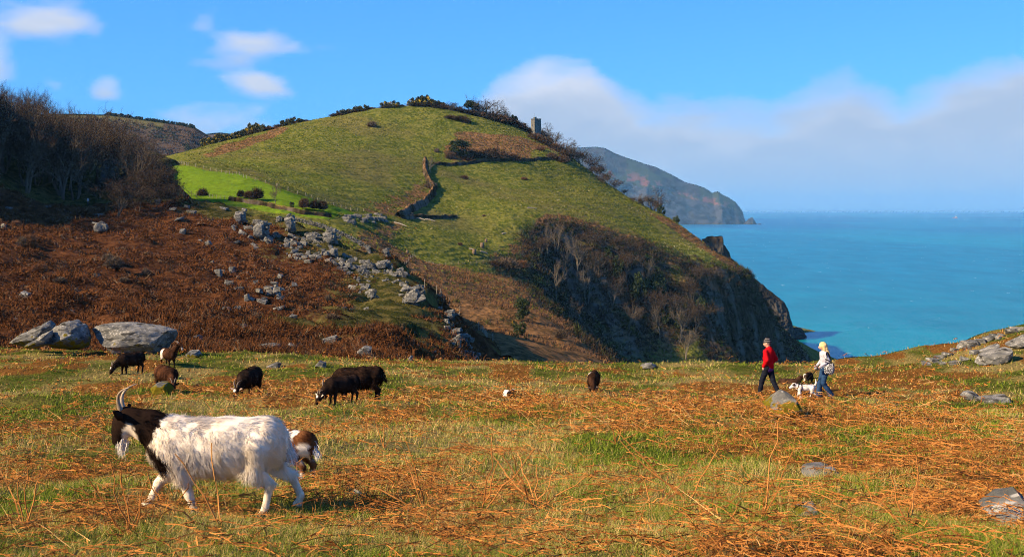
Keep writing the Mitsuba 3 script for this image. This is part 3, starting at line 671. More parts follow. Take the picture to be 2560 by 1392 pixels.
for r in [(1116, 802, 14, 12), (1118, 817, 16, 10), (1150, 826, 12, 10), (1170, 866, 20, 12), (1176, 882, 18, 11), (1186, 892, 18, 9), (1164, 878, 14, 8), (1180, 850, 12, 14), (1150, 878, 14, 8), (1128, 812, 12, 8), (1100, 768, 10, 7), (1196, 884, 12, 8), (1134, 858, 10, 9), (1160, 890, 12, 8)]:
    stone(*r, 'outcrop_stone', 'pale loose block in the rocky outcrop above the meadow', 'loose blocks in the outcrop above the meadow')
for x, y, w, h in [(2318, 908, 16, 7), (2335, 900, 18, 8), (2352, 893, 20, 8), (2372, 886, 18, 8), (2392, 876, 16, 8), (2412, 870, 18, 9), (2432, 862, 14, 9), (2455, 853, 16, 9), (2478, 846, 18, 9), (2484, 842, 12, 12), (2505, 838, 14, 8), (2528, 828, 18, 9), (2548, 822, 18, 8), (2390, 905, 16, 7), (2415, 898, 18, 8), (2440, 880, 14, 8), (2360, 906, 14, 6), (2548, 866, 20, 8), (2500, 842, 10, 7)]:
    q = hit(x, y + 4) or hit(x, y + 8) if False else hit(x, y + 5)
    w, h = w * 1.5, h * 1.5
    stone(x, y, w, h, 'bank_stone', 'small pale stone breaking the turf of the right bank', 'stones along the right bank', q=q if q is not None and q[1] < 90 else hit(x, y + 16))

# the pile of stones and felled wood at the corner of the bright field
for i in range(34):
    stone(rng.uniform(862, 968), rng.uniform(534, 556), rng.uniform(8, 22), rng.uniform(5, 11), 'field_stone', 'brown stone in the heap of stones at the corner of the fields', 'stones heaped at the corner of the fields')
for px, py, l, a in [(1050, 541, 6, .9), (1062, 548, 4.5, .1), (1040, 545, 4, -.3), (1318, 520, 5, .5), (1200, 628, 4, .7), (1172, 622, 3, .2), (985, 556, 5, -.2), (1255, 585, 3, .9), (1075, 540, 4, .4)]:
    q = hit(px, py, 150); p1 = q + np.array([math.cos(a), math.sin(a) * .5, 0]) * l; p1[2] = float(land(p1[0], p1[1])) + .5; k = key('fallen_log')
    put(k, tube([q + [0, 0, .1], (q + p1) / 2 + [0, 0, .25], p1], [.28, .24, .14], 7), 'mat_plain', color=(.42, .36, .28), smooth=True); tag(k, 'pale felled log lying on the pasture near the end of the curving bank', 'log', 'felled logs on the pasture')
for px, py, h in [(1205, 618, 12), (1185, 634, 12), (1018, 633, 8), (1030, 540, 9), (1215, 605, 8)]:
    q = hit(px, py, 150); k = key('tree_stump'); s = q[1] / F * h
    put(k, tube([q - [0, 0, .2], q + [0, 0, s * .4], q + [.05, 0, s]], [.55 * s, .42 * s, .38 * s], 8), 'mat_plain', color=(.16, .12, .085), smooth=True); tag(k, 'brown tree stump standing on the lower pasture', 'stump', 'tree stumps on the lower pasture')

# ------------------------------------------------------------------ walls, banks, fences
def walk(line, step, h=None, d0=100):
    """Points every step metres along a line on the ground, given by what it looks like from the meadow."""
    q = np.array([hit(a, b, d0, h=h) for a, b in line]); s = np.r_[0, np.cumsum(np.hypot(*np.diff(q[:, :2], axis=0).T))]
    t = np.arange(0, s[-1], step); x, y = np.interp(t, s, q[:, 0]), np.interp(t, s, q[:, 1])
    return np.stack([x, y, (h or land)(x, y)], -1)


w = walk([(740, 553), (790, 565), (840, 583), (880, 601), (920, 624), (968, 645)], .42)
k = tag(key('dry_stone_wall'), 'tumbledown dry stone wall running down the back of the spur', 'wall')
parts, cube = [], np.array(list(np.ndindex(2, 2, 2)), float) - .5
for p in w:
    for j in range(5):
        c = p + [rng.normal(0, .22), rng.normal(0, .22), .1 + .24 * j]
        s = rng.uniform(.22, .5, 3) * [1.2, 1, .7]; v = (cube + rng.normal(0, .12, (8, 3))) * s + c
        hh = ConvexHull(v); parts.append((v, hh.simplices))
v, f = join(parts); put(k + '__stonework', (v, f), 'mat_rock', uv=np.tile([[.5, .05]], (len(v), 1))); tag(k + '__stonework', kind='stuff')


def bank(line, h, wid, label, name='hedge_bank', seed=0, uvx=.9, colour=None, d0=150):
    p = walk(line, 1.2, hC, d0)[:, :2]; tdir = unit(np.gradient(p, axis=0)); nd = np.stack([tdir[:, 1], -tdir[:, 0]], -1)
    prof = np.array([[-1.1, -.6], [-.75, .35], [-.45, .8], [-.1, 1.0], [.25, .95], [.55, .7], [.85, .2], [1.1, -.6]])
    xy = p[:, None] + nd[:, None] * (prof[None, :, :1] * wid); r = n3(xy[..., 0] / 2.2, xy[..., 1] / 2.2, prof[None, :, 1] * 1.5 + 0 * xy[..., 0], 3, seed) - .5
    z = hC(xy[..., 0], xy[..., 1]) + prof[None, :, 1] * h * (1 + r * 1.3); xy = xy + nd[:, None] * r[..., None] * wid * 1.1
    v = np.concatenate([xy, z[..., None]], -1).reshape(-1, 3)
    k = key(name); put(k, (v, grid_faces(len(p), len(prof))), 'mat_hill', uv=np.tile([[uvx, 0]], (len(v), 1)), smooth=True); tag(k, label, 'bank')


bank([(1064, 404), (1063, 432), (1074, 456), (1085, 472), (1082, 486), (1068, 502), (1044, 519), (1018, 533), (996, 543)], 2.6, 1.6, 'curving overgrown bank dividing the pasture fields', seed=1)
bank([(1000, 544), (1050, 542), (1100, 546), (1145, 543)], 1.3, .9, 'low broken bank running right from the curving bank', seed=2)
bank([(1085, 411), (1200, 404), (1300, 402), (1430, 403)], 1.5, 1.0, 'straight bank below the brown bracken patch on the hill', seed=3)
bank([(575, 500), (640, 510), (700, 522), (760, 536), (830, 544)], 1.15, .8, 'dark bank along the foot of the bright green field', seed=4, uvx=.45)


def post_mesh(hh, r):
    v, f = tube([(0, 0, -.3), (0, 0, hh - .05), (0, 0, hh)], [r, r, r * .7], 5); return v, f


def fence(line, step, hh, r, label, wires=3, h=None, d0=150, tall=None, lean=.05, col=(.30, .27, .21)):
    q = walk(line, step, h, d0); k = tag(key('fence'), label, 'fence')
    d = None
    for i, p in enumerate(q):
        kk = key(k + '__post'); M = T().translate([float(a) for a in p]).rotate([1, 0, 0], float(rng.normal(0, lean) * 57)).rotate([0, 1, 0], float(rng.normal(0, lean) * 57)).scale([1, 1, float(rng.uniform(.9, 1.1))])
        if d is None:
            d = put(kk, post_mesh(hh, r), 'mat_plain', color=col)
        again(kk, d, M)
    for j in range(wires):
        pts = np.array(q) + [0, 0, hh * (.3 + .3 * j)]
        kk = key(k + '__wire'); put(kk, tube(pts, .012, 3), 'mat_plain', color=(.16, .16, .15))


fence([(428, 411), (470, 415), (520, 424), (560, 433), (620, 448), (680, 463), (720, 476), (760, 489), (800, 503), (850, 519), (880, 526), (912, 529)], 4.1, 1.25, .085, 'post and wire fence along the upper edge of the bright green field', h=hC, col=(.40, .36, .28))
fence([(523, 494), (548, 497), (585, 500)], 2.2, 1.2, .07, 'short pale fence at the lower left corner of the green field', h=hC)
fence([(1012, 662), (1100, 664), (1180, 661), (1240, 655)], 4.4, 1.1, .06, 'fence along the foot of the lower pasture above the brown spur', h=hC)
fence([(1226, 400), (1290, 400), (1370, 400), (1425, 400)], 3.6, 1.2, .07, 'fence on the straight bank below the brown bracken patch', h=hC)
fence([(1062, 715), (1090, 742), (1122, 762), (1150, 775)], 2.6, 1.2, .06, 'sagging wire fence behind the right end of the spur', d0=120)
# the railed fence at the top of the gully
k = tag(key('rail_fence'), 'short wooden rail fence at the head of the dark gully', 'fence')
qa, qb = hit(1196, 826, 120), hit(1232, 852, 120)
qs = [qa + (qb - qa) * t for t in (0, .33, .67, 1)]
qs = [np.array([q[0], q[1], float(land(q[0], q[1]))]) for q in qs]
for i, q in enumerate(qs):
    put(key(k + '__post'), tube([q + [0, 0, -.3], q + [0, 0, 1.75 if i == 0 else 1.35]], .075, 6), 'mat_plain', color=(.34, .29, .22))
for j in range(4):
    put(key(k + '__rail'), tube([qs[0] + [0, 0, .3 + .3 * j], qs[1] + [0, -.05, .28 + .3 * j], qs[2] + [0, 0, .3 + .3 * j], qs[3] + [.3, 0, .3 + .3 * j]], .042, 5), 'mat_plain', color=(.36, .31, .24))
k = tag(key('rail_fence'), 'broken rail fence at the right foot of the wood', 'fence')
qs = [hit(438, 476), hit(458, 482), hit(478, 490), hit(492, 494)]
for q in qs:
    put(key(k + '__post'), tube([q + [0, 0, -.3], q + [0, 0, 1.7]], .09, 5), 'mat_plain', color=(.14, .12, .09))
for a, b, z0, z1 in ((0, 1, 1.6, 1.4), (0, 1, .9, .8), (1, 2, 1.3, .8), (2, 3, .9, 1.0)):
    put(key(k + '__rail'), tube([qs[a] + [0, 0, z0], qs[b] + [0, 0, z1]], .06, 5), 'mat_plain', color=(.15, .13, .10))

# ------------------------------------------------------------------ the ruined tower on the skyline
q = hit(1340, 343, 300, h=hC) if hit(1340, 343, 300, h=hC) is not None else at(1340, 340, 785)
q = np.array([q[0], q[1], float(hC(q[0], q[1])) - 2.0]); zt = (HY - 297) / F * q[1]; TH = zt - q[2]
k = tag('tower', 'small square ruined stone tower with battlements on the hill crest', 'tower')
M = place(q, math.radians(28)); S = 4.6
import manifold3d as mf


def mbox(x0, x1, y0, y1, z0, z1):
    return mf.Manifold.cube((x1 - x0, y1 - y0, z1 - z0)).translate((x0, y0, z0))


body = mbox(-S / 2, S / 2, -S / 2, S / 2, 0, TH - .9) - mbox(-S / 2 + .5, S / 2 - .5, -S / 2 + .5, S / 2 - .5, TH - 3.2, TH)
body = body - mbox(-.45, .35, -S / 2 - .1, -S / 2 + .35, TH - 4.6, TH - 3.2) - mbox(S / 2 - .5, S / 2 + .1, -1.6, -.6, TH - 8.4, TH - 6.6) - mbox(-S / 2 - .1, -S / 2 + .4, -.3, .3, TH - 5, TH - 3.6)


def stonewall(k, m, col, n=.5):
    mm = m.refine_to_length(n).to_mesh(); v = np.array(mm.vert_properties[:, :3]); f = np.array(mm.tri_verts)
    put(k, (v, f), 'mat_rock', uv=np.tile([[.5, -.3]], (len(v), 1)), world=M)


stonewall('tower__wall', body, None)
for i, (x, y) in enumerate([(a, b) for a in (-2.0, -.95, .1, 1.15, 2.05) for b in (-S / 2 + .25, S / 2 - .25)] + [(a, b) for a in (-S / 2 + .25, S / 2 - .25) for b in (-1.1, 0, 1.1)]):
    stonewall(key('tower__battlement'), mbox(x - .3, x + .3, y - .252, y + .252, TH - .898, TH + .05), None, 1)
stonewall('tower__turret', mbox(-S / 2 - .02, -S / 2 + 1.5, -S / 2 - .02, -S / 2 + 1.5, TH - .9, TH + .9), None)
put('tower__flagpole', tube([(-S / 2 + .3, -S / 2 + .3, TH + .9), (-S / 2 + .3, -S / 2 + .3, TH + 3.2)], .05, 4), 'mat_plain', color=(.2, .2, .2), world=M)

# ------------------------------------------------------------------ the ship on the horizon
k = tag('ship', 'white and red ship near the horizon, far out to sea', 'ship')
d = 13500; q = np.array([(2388 - CX) / F * d, d, SEA]); M = place(q, .15)
hull = np.array([[-30, 0, 7], [-27, 5, 6], [22, 5, 6], [34, 0, 9], [22, -5, 6], [-27, -5, 6], [-28, 0, -2], [-25, 4, -2], [20, 4, -2], [28, 0, -2], [20, -4, -2], [-25, -4, -2]], float)
put('ship__hull', (hull, ConvexHull(hull).simplices), 'mat_plain', color=(.42, .10, .08), world=M)
put('ship__cabin', join([box(8, 0, 10, 20, 8, 10), box(9, 0, 17, 12, 7, 5)]), 'mat_plain', color=(.82, .82, .82), world=M)
put('ship__funnel', tube([(4, 0, 18), (4, 0, 24)], 1.6, 8), 'mat_plain', color=(.7, .3, .2), world=M)
put('ship__mast', tube([(14, 0, 19), (14, 0, 27)], .4, 4), 'mat_plain', color=(.7, .7, .7), world=M)

# ------------------------------------------------------------------ trees and bushes
def bare_tree(seed, h=10.0, stems=1, spread=.55, up=.35, lean=(0, 0), lim=(7, 5, 4), twigs=6, trunk=.42, rad=.024, tw=.035):
    """A leafless tree: ((trunk and limbs), (twigs)), its foot at the origin."""
    rng = np.random.default_rng(seed); wood, tips_a, tips_b = [], [], []
    lean = np.array([lean[0], lean[1], 0.0])

    def branch(p, d, L, r, lev):
        n = 5 if lev == 0 else 4
        pts = [p]; dd = d
        for i in range(n - 1):
            dd = unit(dd + rng.normal(0, .13 + .05 * lev, 3) + np.array([0, 0, up * .22]) + lean * .10)
            pts.append(pts[-1] + dd * L / (n - 1))
        pts = np.array(pts); rr = np.linspace(r, r * (.55 if lev < 2 else .3), n)
        wood.append(tube(pts, rr, (6, 4, 3, 3)[lev], False))
        if lev == 3:
            m = twigs; t = rng.uniform(.25, 1, m); i = np.clip((t * (n - 1)).astype(int), 0, n - 2); q = pts[i] + (pts[i + 1] - pts[i]) * rng.random((m, 1))
            dv = unit(dd + rng.normal(0, .55, (m, 3)) + [0, 0, up * .5] + lean * .3)
            tips_a.append(q); tips_b.append(q + dv * (L * rng.uniform(.5, 1.05, (m, 1))))
            return
        k = lim[lev]
        for j in range(k):
            t = rng.uniform(.45, 1.0) if lev == 0 else rng.uniform(.25, 1.0)
            if j == 0: t = 1.0
            i = min(int(t * (n - 1)), n - 2); q = pts[i] + (pts[i + 1] - pts[i]) * (t * (n - 1) - i)
            side = unit(np.cross(dd, rng.normal(0, 1, 3))); a = rng.uniform(.35, 1.0) * (spread * 1.6 if j else .3)
            nd = unit(dd * math.cos(a) + side * math.sin(a))
            branch(q, nd, L * rng.uniform(.55, .8) * (1.0 if lev == 0 else .82), r * (.55 if lev else .5) * (1.15 - .35 * t), lev + 1)

    for s in range(stems):
        a = rng.uniform(0, 6.28); d = unit(np.array([math.cos(a) * .28 * (stems > 1), math.sin(a) * .28 * (stems > 1), 1]) + rng.normal(0, .06, 3) + lean * .4)
        branch(np.array([math.cos(a) * .3 * (stems > 1), math.sin(a) * .3 * (stems > 1), -.3]), d, h * trunk * rng.uniform(.9, 1.1), h * rad / stems ** .4, 0)
    v, f = join(wood); a, b = np.vstack(tips_a), np.vstack(tips_b); tv, tf = ribbons(a, b, tw * h / 10 * rng.uniform(.6, 1.3, len(a)), rng)
    s = h / max(np.percentile(tv[:, 2], 99.5), .1)
    return (v * s, f), (tv * s, tf)


def leafy(seed, rx, rz, n, leaf, clumps, base=.3, col=((.016, .030, .010), (.050, .075, .022)), tip=None, tipp=.0, flat=0.0):
    """A crown of small leaf faces gathered in clumps, with gaps: (vertices, faces, colours)."""
    rng = np.random.default_rng(seed)
    c = unit(rng.normal(0, 1, (clumps, 3))) * rng.uniform(.35, 1.0, (clumps, 1)) ** .6 * [rx, rx, rz] + [0, 0, base + rz]
    if flat: c[:, 2] = np.maximum(c[:, 2], base + rz * flat)
    i = rng.integers(0, clumps, n); cr = rng.uniform(.16, .34, clumps) * (rx + rz) / 2
    u = unit(rng.normal(0, 1, (n, 3))); p = c[i] + u * (cr[i] * rng.uniform(.3, 1, n) ** .5)[:, None]
    o = unit(u + rng.normal(0, .6, (n, 3)) + [0, 0, .3]); s = unit(np.cross(o, rng.normal(0, 1, (n, 3))))
    w = leaf * rng.uniform(.6, 1.3, (n, 1))
    v = np.stack([p - s * w * .5, p + s * w * .5, p + o * w], 1).reshape(-1, 3)
    t = rng.random((n, 1)) * .7 + rng.random(clumps)[i][:, None] * .3; cc = np.array(col[0]) * (1 - t) + np.array(col[1]) * t
    if tip is not None:
        g = (rng.random(clumps)[i] < tipp) & (rng.random(n) < .75) & (u[:, 2] > -.35)
        cc[g] = np.array(tip) * rng.uniform(.7, 1.15, (g.sum(), 1))
    return v, np.arange(len(v)).reshape(-1, 3), np.repeat(cc, 3, 0)


def kind_bare(cols, twc, **kw):
    (v, f), (tv, tf) = bare_tree(**kw)
    r = np.random.default_rng(kw['seed']); n = n3(v[:, 0] * 1.5, v[:, 1] * 1.5, v[:, 2] * .8, 2, 3)[:, None]
    a = put('shape_a', (v, f), 'mat_plain', color=np.array(cols[0]) * (1 - n) + np.array(cols[1]) * n, smooth=True)
    c = np.repeat(np.array(twc) * r.uniform(.65, 1.35, (len(tf), 1)), 3, 0)
    b = put('shape_b', (tv, tf), 'mat_plain', color=c)
    scene.pop('shape_a'); scene.pop('shape_b')
    return {'trunk': a, 'crown': b}


def kind_leafy(seed, trunk=None, **kw):
    v, f, c = leafy(seed, **kw); b = put('shape_b', (v, f), 'mat_leaf', color=c); scene.pop('shape_b')
    out = {'crown': b}
    if trunk:
        (tv, tf), _ = bare_tree(seed, h=trunk, lim=(4, 2, 1), twigs=1, trunk=.6, rad=.03)
        out = {'trunk': put('shape_a', (tv, tf), 'mat_plain', color=(.05, .04, .03), smooth=True), 'crown': b}; scene.pop('shape_a')
    return out


def kind_scrub(seed, cols, n=900, r=1.0, h=1.0, w=.05):
    """A dense bush of bare stems rising from the ground, one unit across and high."""
    rng = np.random.default_rng(seed)
    a0 = rng.uniform(0, 6.28, n); rr = rng.random(n) ** .5 * .32
    a = np.stack([np.cos(a0) * rr, np.sin(a0) * rr, rng.uniform(-.05, .1, n)], -1)
    u = unit(rng.normal(0, 1, (n, 3)) * [1, 1, .7] + [0, 0, .75]); u[:, 2] = np.abs(u[:, 2])
    k = n * 2 // 3
    e = a + u * rng.uniform(.35, .62, (n, 1)) * [1, 1, 1.25]
    m = a + (e - a) * rng.uniform(.4, .8, (n, 1)); d2 = unit(u + rng.normal(0, .55, (n, 3)) + [0, 0, .25])
    v, f = join([ribbons(a, e, w, rng), ribbons(m, m + d2 * rng.uniform(.15, .34, (n, 1)), w * .8, rng), ribbons(e - u * .1, e - u * .1 + unit(u + rng.normal(0, .5, (n, 3))) * .2, w * .7, rng)])
    t = np.repeat(rng.random((len(f), 1)), 3, 0)
    b = put('shape_b', (v, f), 'mat_plain', color=np.array(cols[0]) * (1 - t) + np.array(cols[1]) * t); scene.pop('shape_b')
    return {'crown': b}


BK = ((.070, .056, .042), (.20, .17, .13)); TWD = (.066, .047, .035); TWP = (.17, .135, .10)
WOODS = [kind_bare(BK, TWD, seed=300 + i, h=10, stems=1 + i % 3, spread=.5 + .05 * (i % 4), lim=(7, 5, 4), twigs=8, trunk=.40 + .04 * (i % 3), tw=.026) for i in range(5)]
SCRUBT = [kind_bare(BK, TWD, seed=320 + i, h=10, stems=4, spread=.62, lim=(6, 5, 4), twigs=9, trunk=.34, rad=.016, tw=.045) for i in range(3)]
PALE = [kind_bare(((.09, .08, .06), (.21, .185, .145)), (.12, .095, .07), seed=340 + i, h=10, stems=1 + i % 2, spread=.46, lean=(-.25, 0), lim=(6, 5, 4), twigs=7, trunk=.42, tw=.035) for i in range(4)]
ROUND = [kind_bare(((.07, .06, .045), (.15, .125, .095)), (.10, .080, .060), seed=360 + i, h=10, stems=2, spread=.78, up=.15, lim=(8, 6, 4), twigs=8, trunk=.34, rad=.03, tw=.05) for i in range(3)]
PINE = [kind_leafy(380 + i, trunk=6.5, rx=3.6, rz=2.5, n=5200, leaf=.42, clumps=44, base=3.8) for i in range(2)] + [kind_leafy(384, trunk=5, rx=2.6, rz=4.3, n=5200, leaf=.40, clumps=50, base=.9)]
GORSE = [kind_leafy(390 + i, rx=1.25, rz=.62, n=2600, leaf=.16, clumps=26, base=-.15, col=((.028, .036, .012), (.085, .085, .030)), tip=(.62, .42, .015), tipp=p) for i, p in enumerate((.55, .28, .04))]
IVY = [kind_leafy(395 + i, rx=1.0, rz=.75, n=2200, leaf=.15, clumps=26, base=-.1, col=((.018, .032, .010), (.060, .085, .022))) for i in range(2)]
SCRUB = [kind_scrub(400 + i, c) for i, c in enumerate((((.055, .036, .026), (.15, .095, .062)), ((.070, .050, .036), (.19, .145, .10)), ((.035, .026, .018), (.095, .064, .044)), ((.11, .055, .030), (.24, .125, .062))))]


def on_stem(kind, seed, up=.30):
    """A small tree: a bent trunk under a dense bare crown, one unit across and high."""
    (tv, tf), _ = bare_tree(seed, h=.75, lim=(4, 2, 1), twigs=1, trunk=.55, rad=.045)
    d = put('shape_a', (tv, tf), 'mat_plain', color=(.09, .075, .055), smooth=True); scene.pop('shape_a')
    v, f, _, _, c = meshkit.WRITTEN[kind['crown']['filename']]
    e = put('shape_b', (v * [.92, .92, .74] + [0, 0, up], f), 'mat_plain', color=c * .8); scene.pop('shape_b')
    return {'trunk': d, 'crown': e}


SMALLT = [on_stem(SCRUB[2], 431), on_stem(SCRUB[0], 432), on_stem(SCRUB[1], 433)]
rng = np.random.default_rng(17)


def plant(kind, p, s, name, label, cat, group=None, rz=None):
    k = tag(key(name), label, cat, group)
    M = place(p, rng.uniform(0, 6.28) if rz is None else rz, s)
    if len(kind) == 1:
        again(k, next(iter(kind.values())), M)
    else:
        for part, d in kind.items():
            again(f'{k}__{part}', d, M)
    return k


# the wood on the knoll
TOPX, TOPY = [-200, 0, 50, 90, 130, 160, 200, 240, 280, 310, 350, 390, 430, 470], [190, 203, 199, 212, 238, 250, 262, 272, 285, 302, 336, 375, 410, 455]
spots = []
for i in range(1400):
    px = rng.uniform(-170, 425); x = (px - CX) / F
    d = rng.uniform(296, 372); p = np.array([x * d, d, float(land(x * d, d))]); py = HY - p[2] / d * F
    if py > 505 - .02 * px or any(np.hypot(*(p[:2] - q[:2])) < 3.4 for q in spots) or (190 < px < 255 and d < 318):
        continue
    spots.append(p)
    if len(spots) >= 92: break
for p in spots:
    px = CX + p[0] / p[1] * F; top = np.interp(px, TOPX, TOPY) + abs(rng.normal(0, 16)); h = np.clip((HY - p[2] / p[1] * F - top) / F * p[1], 5.0, 22.0) * rng.uniform(.86, 1.03)
    plant(WOODS[int(rng.integers(5))], p, [h / 10 * .82, h / 10 * .82, h / 10], 'bare_tree', 'tall leafless tree added out of view on the left to shade the wood', 'tree', 'bare trees of the wood on the left')
for px, py, h in [(270, 470, 30), (300, 480, 60), (330, 490, 70), (355, 500, 70), (380, 490, 80), (400, 495, 70), (420, 470, 55), (310, 520, 80), (345, 530, 60), (290, 540, 90), (385, 520, 60), (430, 500, 45), (415, 520, 50), (365, 470, 90), (250, 500, 50), (440, 488, 40)]:
    p = hit(px, py, 60)
    if p is None: continue
    h = h / F * p[1]
    plant(SCRUBT[int(rng.integers(3))], p, [h / 10 * 1.25, h / 10 * 1.25, h / 10], 'bare_bush', 'dense dark leafless thicket at the right end of the wood', 'bush', 'leafless thicket at the end of the wood')
for px, py, w, h in [(60, 604, 26, 26), (75, 600, 24, 34), (285, 655, 34, 30), (270, 645, 26, 24), (40, 560, 20, 18), (100, 668, 30, 20), (365, 680, 18, 20), (420, 715, 16, 18), (820, 745, 14, 16), (640, 790, 18, 16), (150, 700, 24, 16), (310, 700, 20, 14), (780, 760, 20, 14), (830, 790, 24, 16), (480, 700, 14, 16), (330, 735, 12, 14)]:
    p = hit(px, py + h * .4, 60); s = p[1] / F
    plant(SCRUB[3 if rng.random() < .5 else 1], p, [w * s, w * s, h * s * 1.2], 'bramble', 'rusty brown tangle standing above the bracken on the left hillside', 'bush', 'brown tangles on the left hillside')


def by_px(kind, px, py, w, h, name, label, cat, unit_w, unit_h, group=None, d0=150, hh=None):
    """A plant whose foot is seen at (px, py), w wide and h high as seen from the meadow."""
    p = hit(px, py, d0, h=hh or hC)
    if p is None: return
    s = p[1] / F
    plant(kind, p - [0, 0, .12 * h * s * (unit_h < 5)], [w * s / unit_w, w * s / unit_w, h * s / unit_h], name, label, cat, group)


# trees added out of sight on the left slope to shade the wood
for x, y in [(-140, 232), (-138, 258), (-150, 262), (-143, 276), (-139, 292), (-152, 318), (-134, 246), (-145, 222), (-146, 246), (-149, 300), (-141, 312), (-136, 272)]:
    h = rng.uniform(15, 20); plant(WOODS[int(rng.integers(5))], np.array([x, y, float(hN(x, y))]), [h / 10] * 3, 'bare_tree', 'tall leafless tree added out of view on the left to shade the wood', 'tree', 'bare trees of the wood on the left')
# along the foot of the bright field
for px, py, w, h, kd, lab in [(507, 492, 26, 22, SCRUB[2], 'round brown bush at the lower left corner of the bright green field'), (602, 500, 20, 22, SMALLT[0], 'small bare bush, first of the row below the bright field'), (622, 502, 26, 22, SMALLT[1], 'bent bare bush with a pale trunk in the row below the bright field'),
                              (642, 506, 34, 34, SMALLT[0], 'round topped bare tree in the row below the bright field'), (690, 514, 40, 58, PALE[1], 'slender pale bare tree rising against the bright field'), (730, 526, 18, 24, PINE[2], 'small dark evergreen in the row below the bright field'),
                              (761, 528, 30, 30, SMALLT[1], 'bare round bush right of the small evergreen'), (786, 530, 24, 28, SMALLT[0], 'second bare bush from the right in the row below the bright field'), (806, 532, 26, 28, SMALLT[0], 'last bare bush at the right of the row below the bright field')]:
    tree = len(kd) > 1; sm = kd in SMALLT or not tree
    w, h, py = (w * 1.05, h * 1.5, py - 4) if sm else (w, h, py)
    by_px(kd, px, py, w, h, 'field_tree' if tree else 'field_bush', lab, 'tree' if tree else 'bush', 1.25 if sm else 9, 1.1 if sm else 10, 'bushes along the foot of the bright field')
for px, py, w, h, kd, uw, uh, nm, lab in [(1075, 432, 38, 42, PALE[0], 8, 10, 'pale_tree', 'pale bare tree at the top of the curving bank'), (1077, 470, 34, 26, SCRUB[1], 1.3, 1, 'bush', 'brown bush on the middle of the curving bank'), (1092, 380, 14, 16, SCRUB[1], 1.3, 1, 'bush', 'small lone bush above the pale tree'),
                                          (1150, 395, 50, 44, PINE[2], 5.4, 9, 'evergreen_tree', 'dark round evergreen beside the brown thicket on the hill'), (930, 316, 26, 20, SCRUB[1], 1.3, 1, 'bush', 'lone grey bush high on the open pasture'), (1305, 803, 36, 58, PINE[2], 5.4, 9, 'evergreen_tree', 'dark green evergreen standing alone on the brown spur'),
                                          (1300, 835, 40, 30, IVY[0], 2.4, 1.3, 'bush', 'green bush below the lone evergreen on the brown spur'), (1285, 815, 18, 14, GORSE[1], 2.6, 1.1, 'gorse_bush', 'small yellowish bush left of the green bush on the spur'), (1402, 850, 34, 44, SMALLT[2], 1.25, 1.1, 'bare_tree', 'rounded bare tree on the lower edge of the brown spur'),
                                          (1418, 870, 22, 26, SCRUB[1], 1.3, 1, 'bush', 'pale bush right of the rounded bare tree on the spur'), (1266, 668, 66, 40, SCRUB[1], 1.3, 1, 'bush', 'broad grey brown thicket where the spur meets the pasture'), (1236, 664, 30, 22, SCRUB[2], 1.3, 1, 'bush', 'low dark thicket left of the broad grey brown thicket'), (1300, 665, 40, 26, SCRUB[3], 1.3, 1, 'bush', 'rusty low thicket right of the broad grey brown thicket')]:
    by_px(kd, px, py, w, h, nm, lab, 'tree' if 'tree' in nm else 'bush', uw, uh)
# the thicket on the hill and scrub down the seaward crest
for px, py, w, h, c in [(1180, 392, 40, 28, 2), (1215, 392, 46, 30, 2), (1250, 394, 46, 28, 0), (1285, 398, 36, 22, 0), (1125, 395, 26, 26, 0), (1168, 398, 30, 24, 2), (1235, 386, 40, 24, 2), (1150, 300, 46, 16, 2), (1125, 296, 30, 12, 0), (1165, 306, 24, 12, 2),
                        (1340, 350, 40, 26, 0), (1365, 362, 40, 30, 2), (1390, 376, 40, 30, 0), (1412, 392, 36, 26, 2), (1380, 395, 30, 20, 0), (1405, 402, 34, 22, 0), (1350, 375, 24, 14, 3), (1330, 345, 26, 18, 2), (1210, 540, 10, 6, 0), (1150, 612, 14, 10, 0), (1160, 446, 22, 12, 0), (1310, 448, 18, 8, 3)]:
    by_px(SCRUB[c], px, py, w, h, 'scrub_bush', 'dark leafless scrub in the thicket on the upper hill', 'bush', 1.25, .95, 'scrub of the upper hill')
SK = [(1360, 348, 44, 40, ROUND[0]), (1382, 360, 44, 34, ROUND[1]), (1412, 386, 56, 40, ROUND[2]), (1432, 396, 40, 36, ROUND[0]), (1458, 416, 40, 40, SCRUBT[0]), (1478, 428, 40, 40, SCRUBT[1]), (1500, 444, 40, 36, SCRUBT[2]), (1520, 460, 34, 32, SCRUBT[0]), (1540, 472, 34, 26, SCRUBT[1]), (1446, 404, 34, 30, SCRUBT[1]), (1560, 488, 24, 16, SCRUBT[2]),
      (1585, 506, 22, 14, SCRUBT[0]), (1610, 516, 34, 30, ROUND[1]), (1632, 520, 60, 46, ROUND[0]), (1650, 530, 36, 30, SCRUBT[2]), (1128, 278, 30, 24, SCRUBT[1]), (1212, 288, 66, 46, ROUND[1]), (1240, 292, 50, 40, ROUND[2]), (1192, 284, 40, 30, ROUND[0]), (1262, 300, 36, 30, ROUND[0]), (1150, 280, 24, 16, SCRUBT[0]), (1485, 440, 40, 26, SCRUBT[0]), (1510, 460, 34, 22, SCRUBT[1])]
for px, py, w, h, kd in SK:
    p = hit(px, py, 300, h=hC)
    if p is None:
        d = np.linspace(600, 860, 200); x = (px - CX) / F * d; i = int(np.argmax(hC(x, d) / d)); p = np.array([x[i], d[i], float(hC(x[i], d[i]))])
    s = p[1] / F; b = (HY - p[2] / p[1] * F); hh = max(h + b - py, 8)
    plant(kd, p, [w * s / 9, w * s / 9, hh * s / 10], 'skyline_tree', 'leafless tree on the skyline and seaward crest of the hill', 'tree', 'leafless trees along the hill crest')
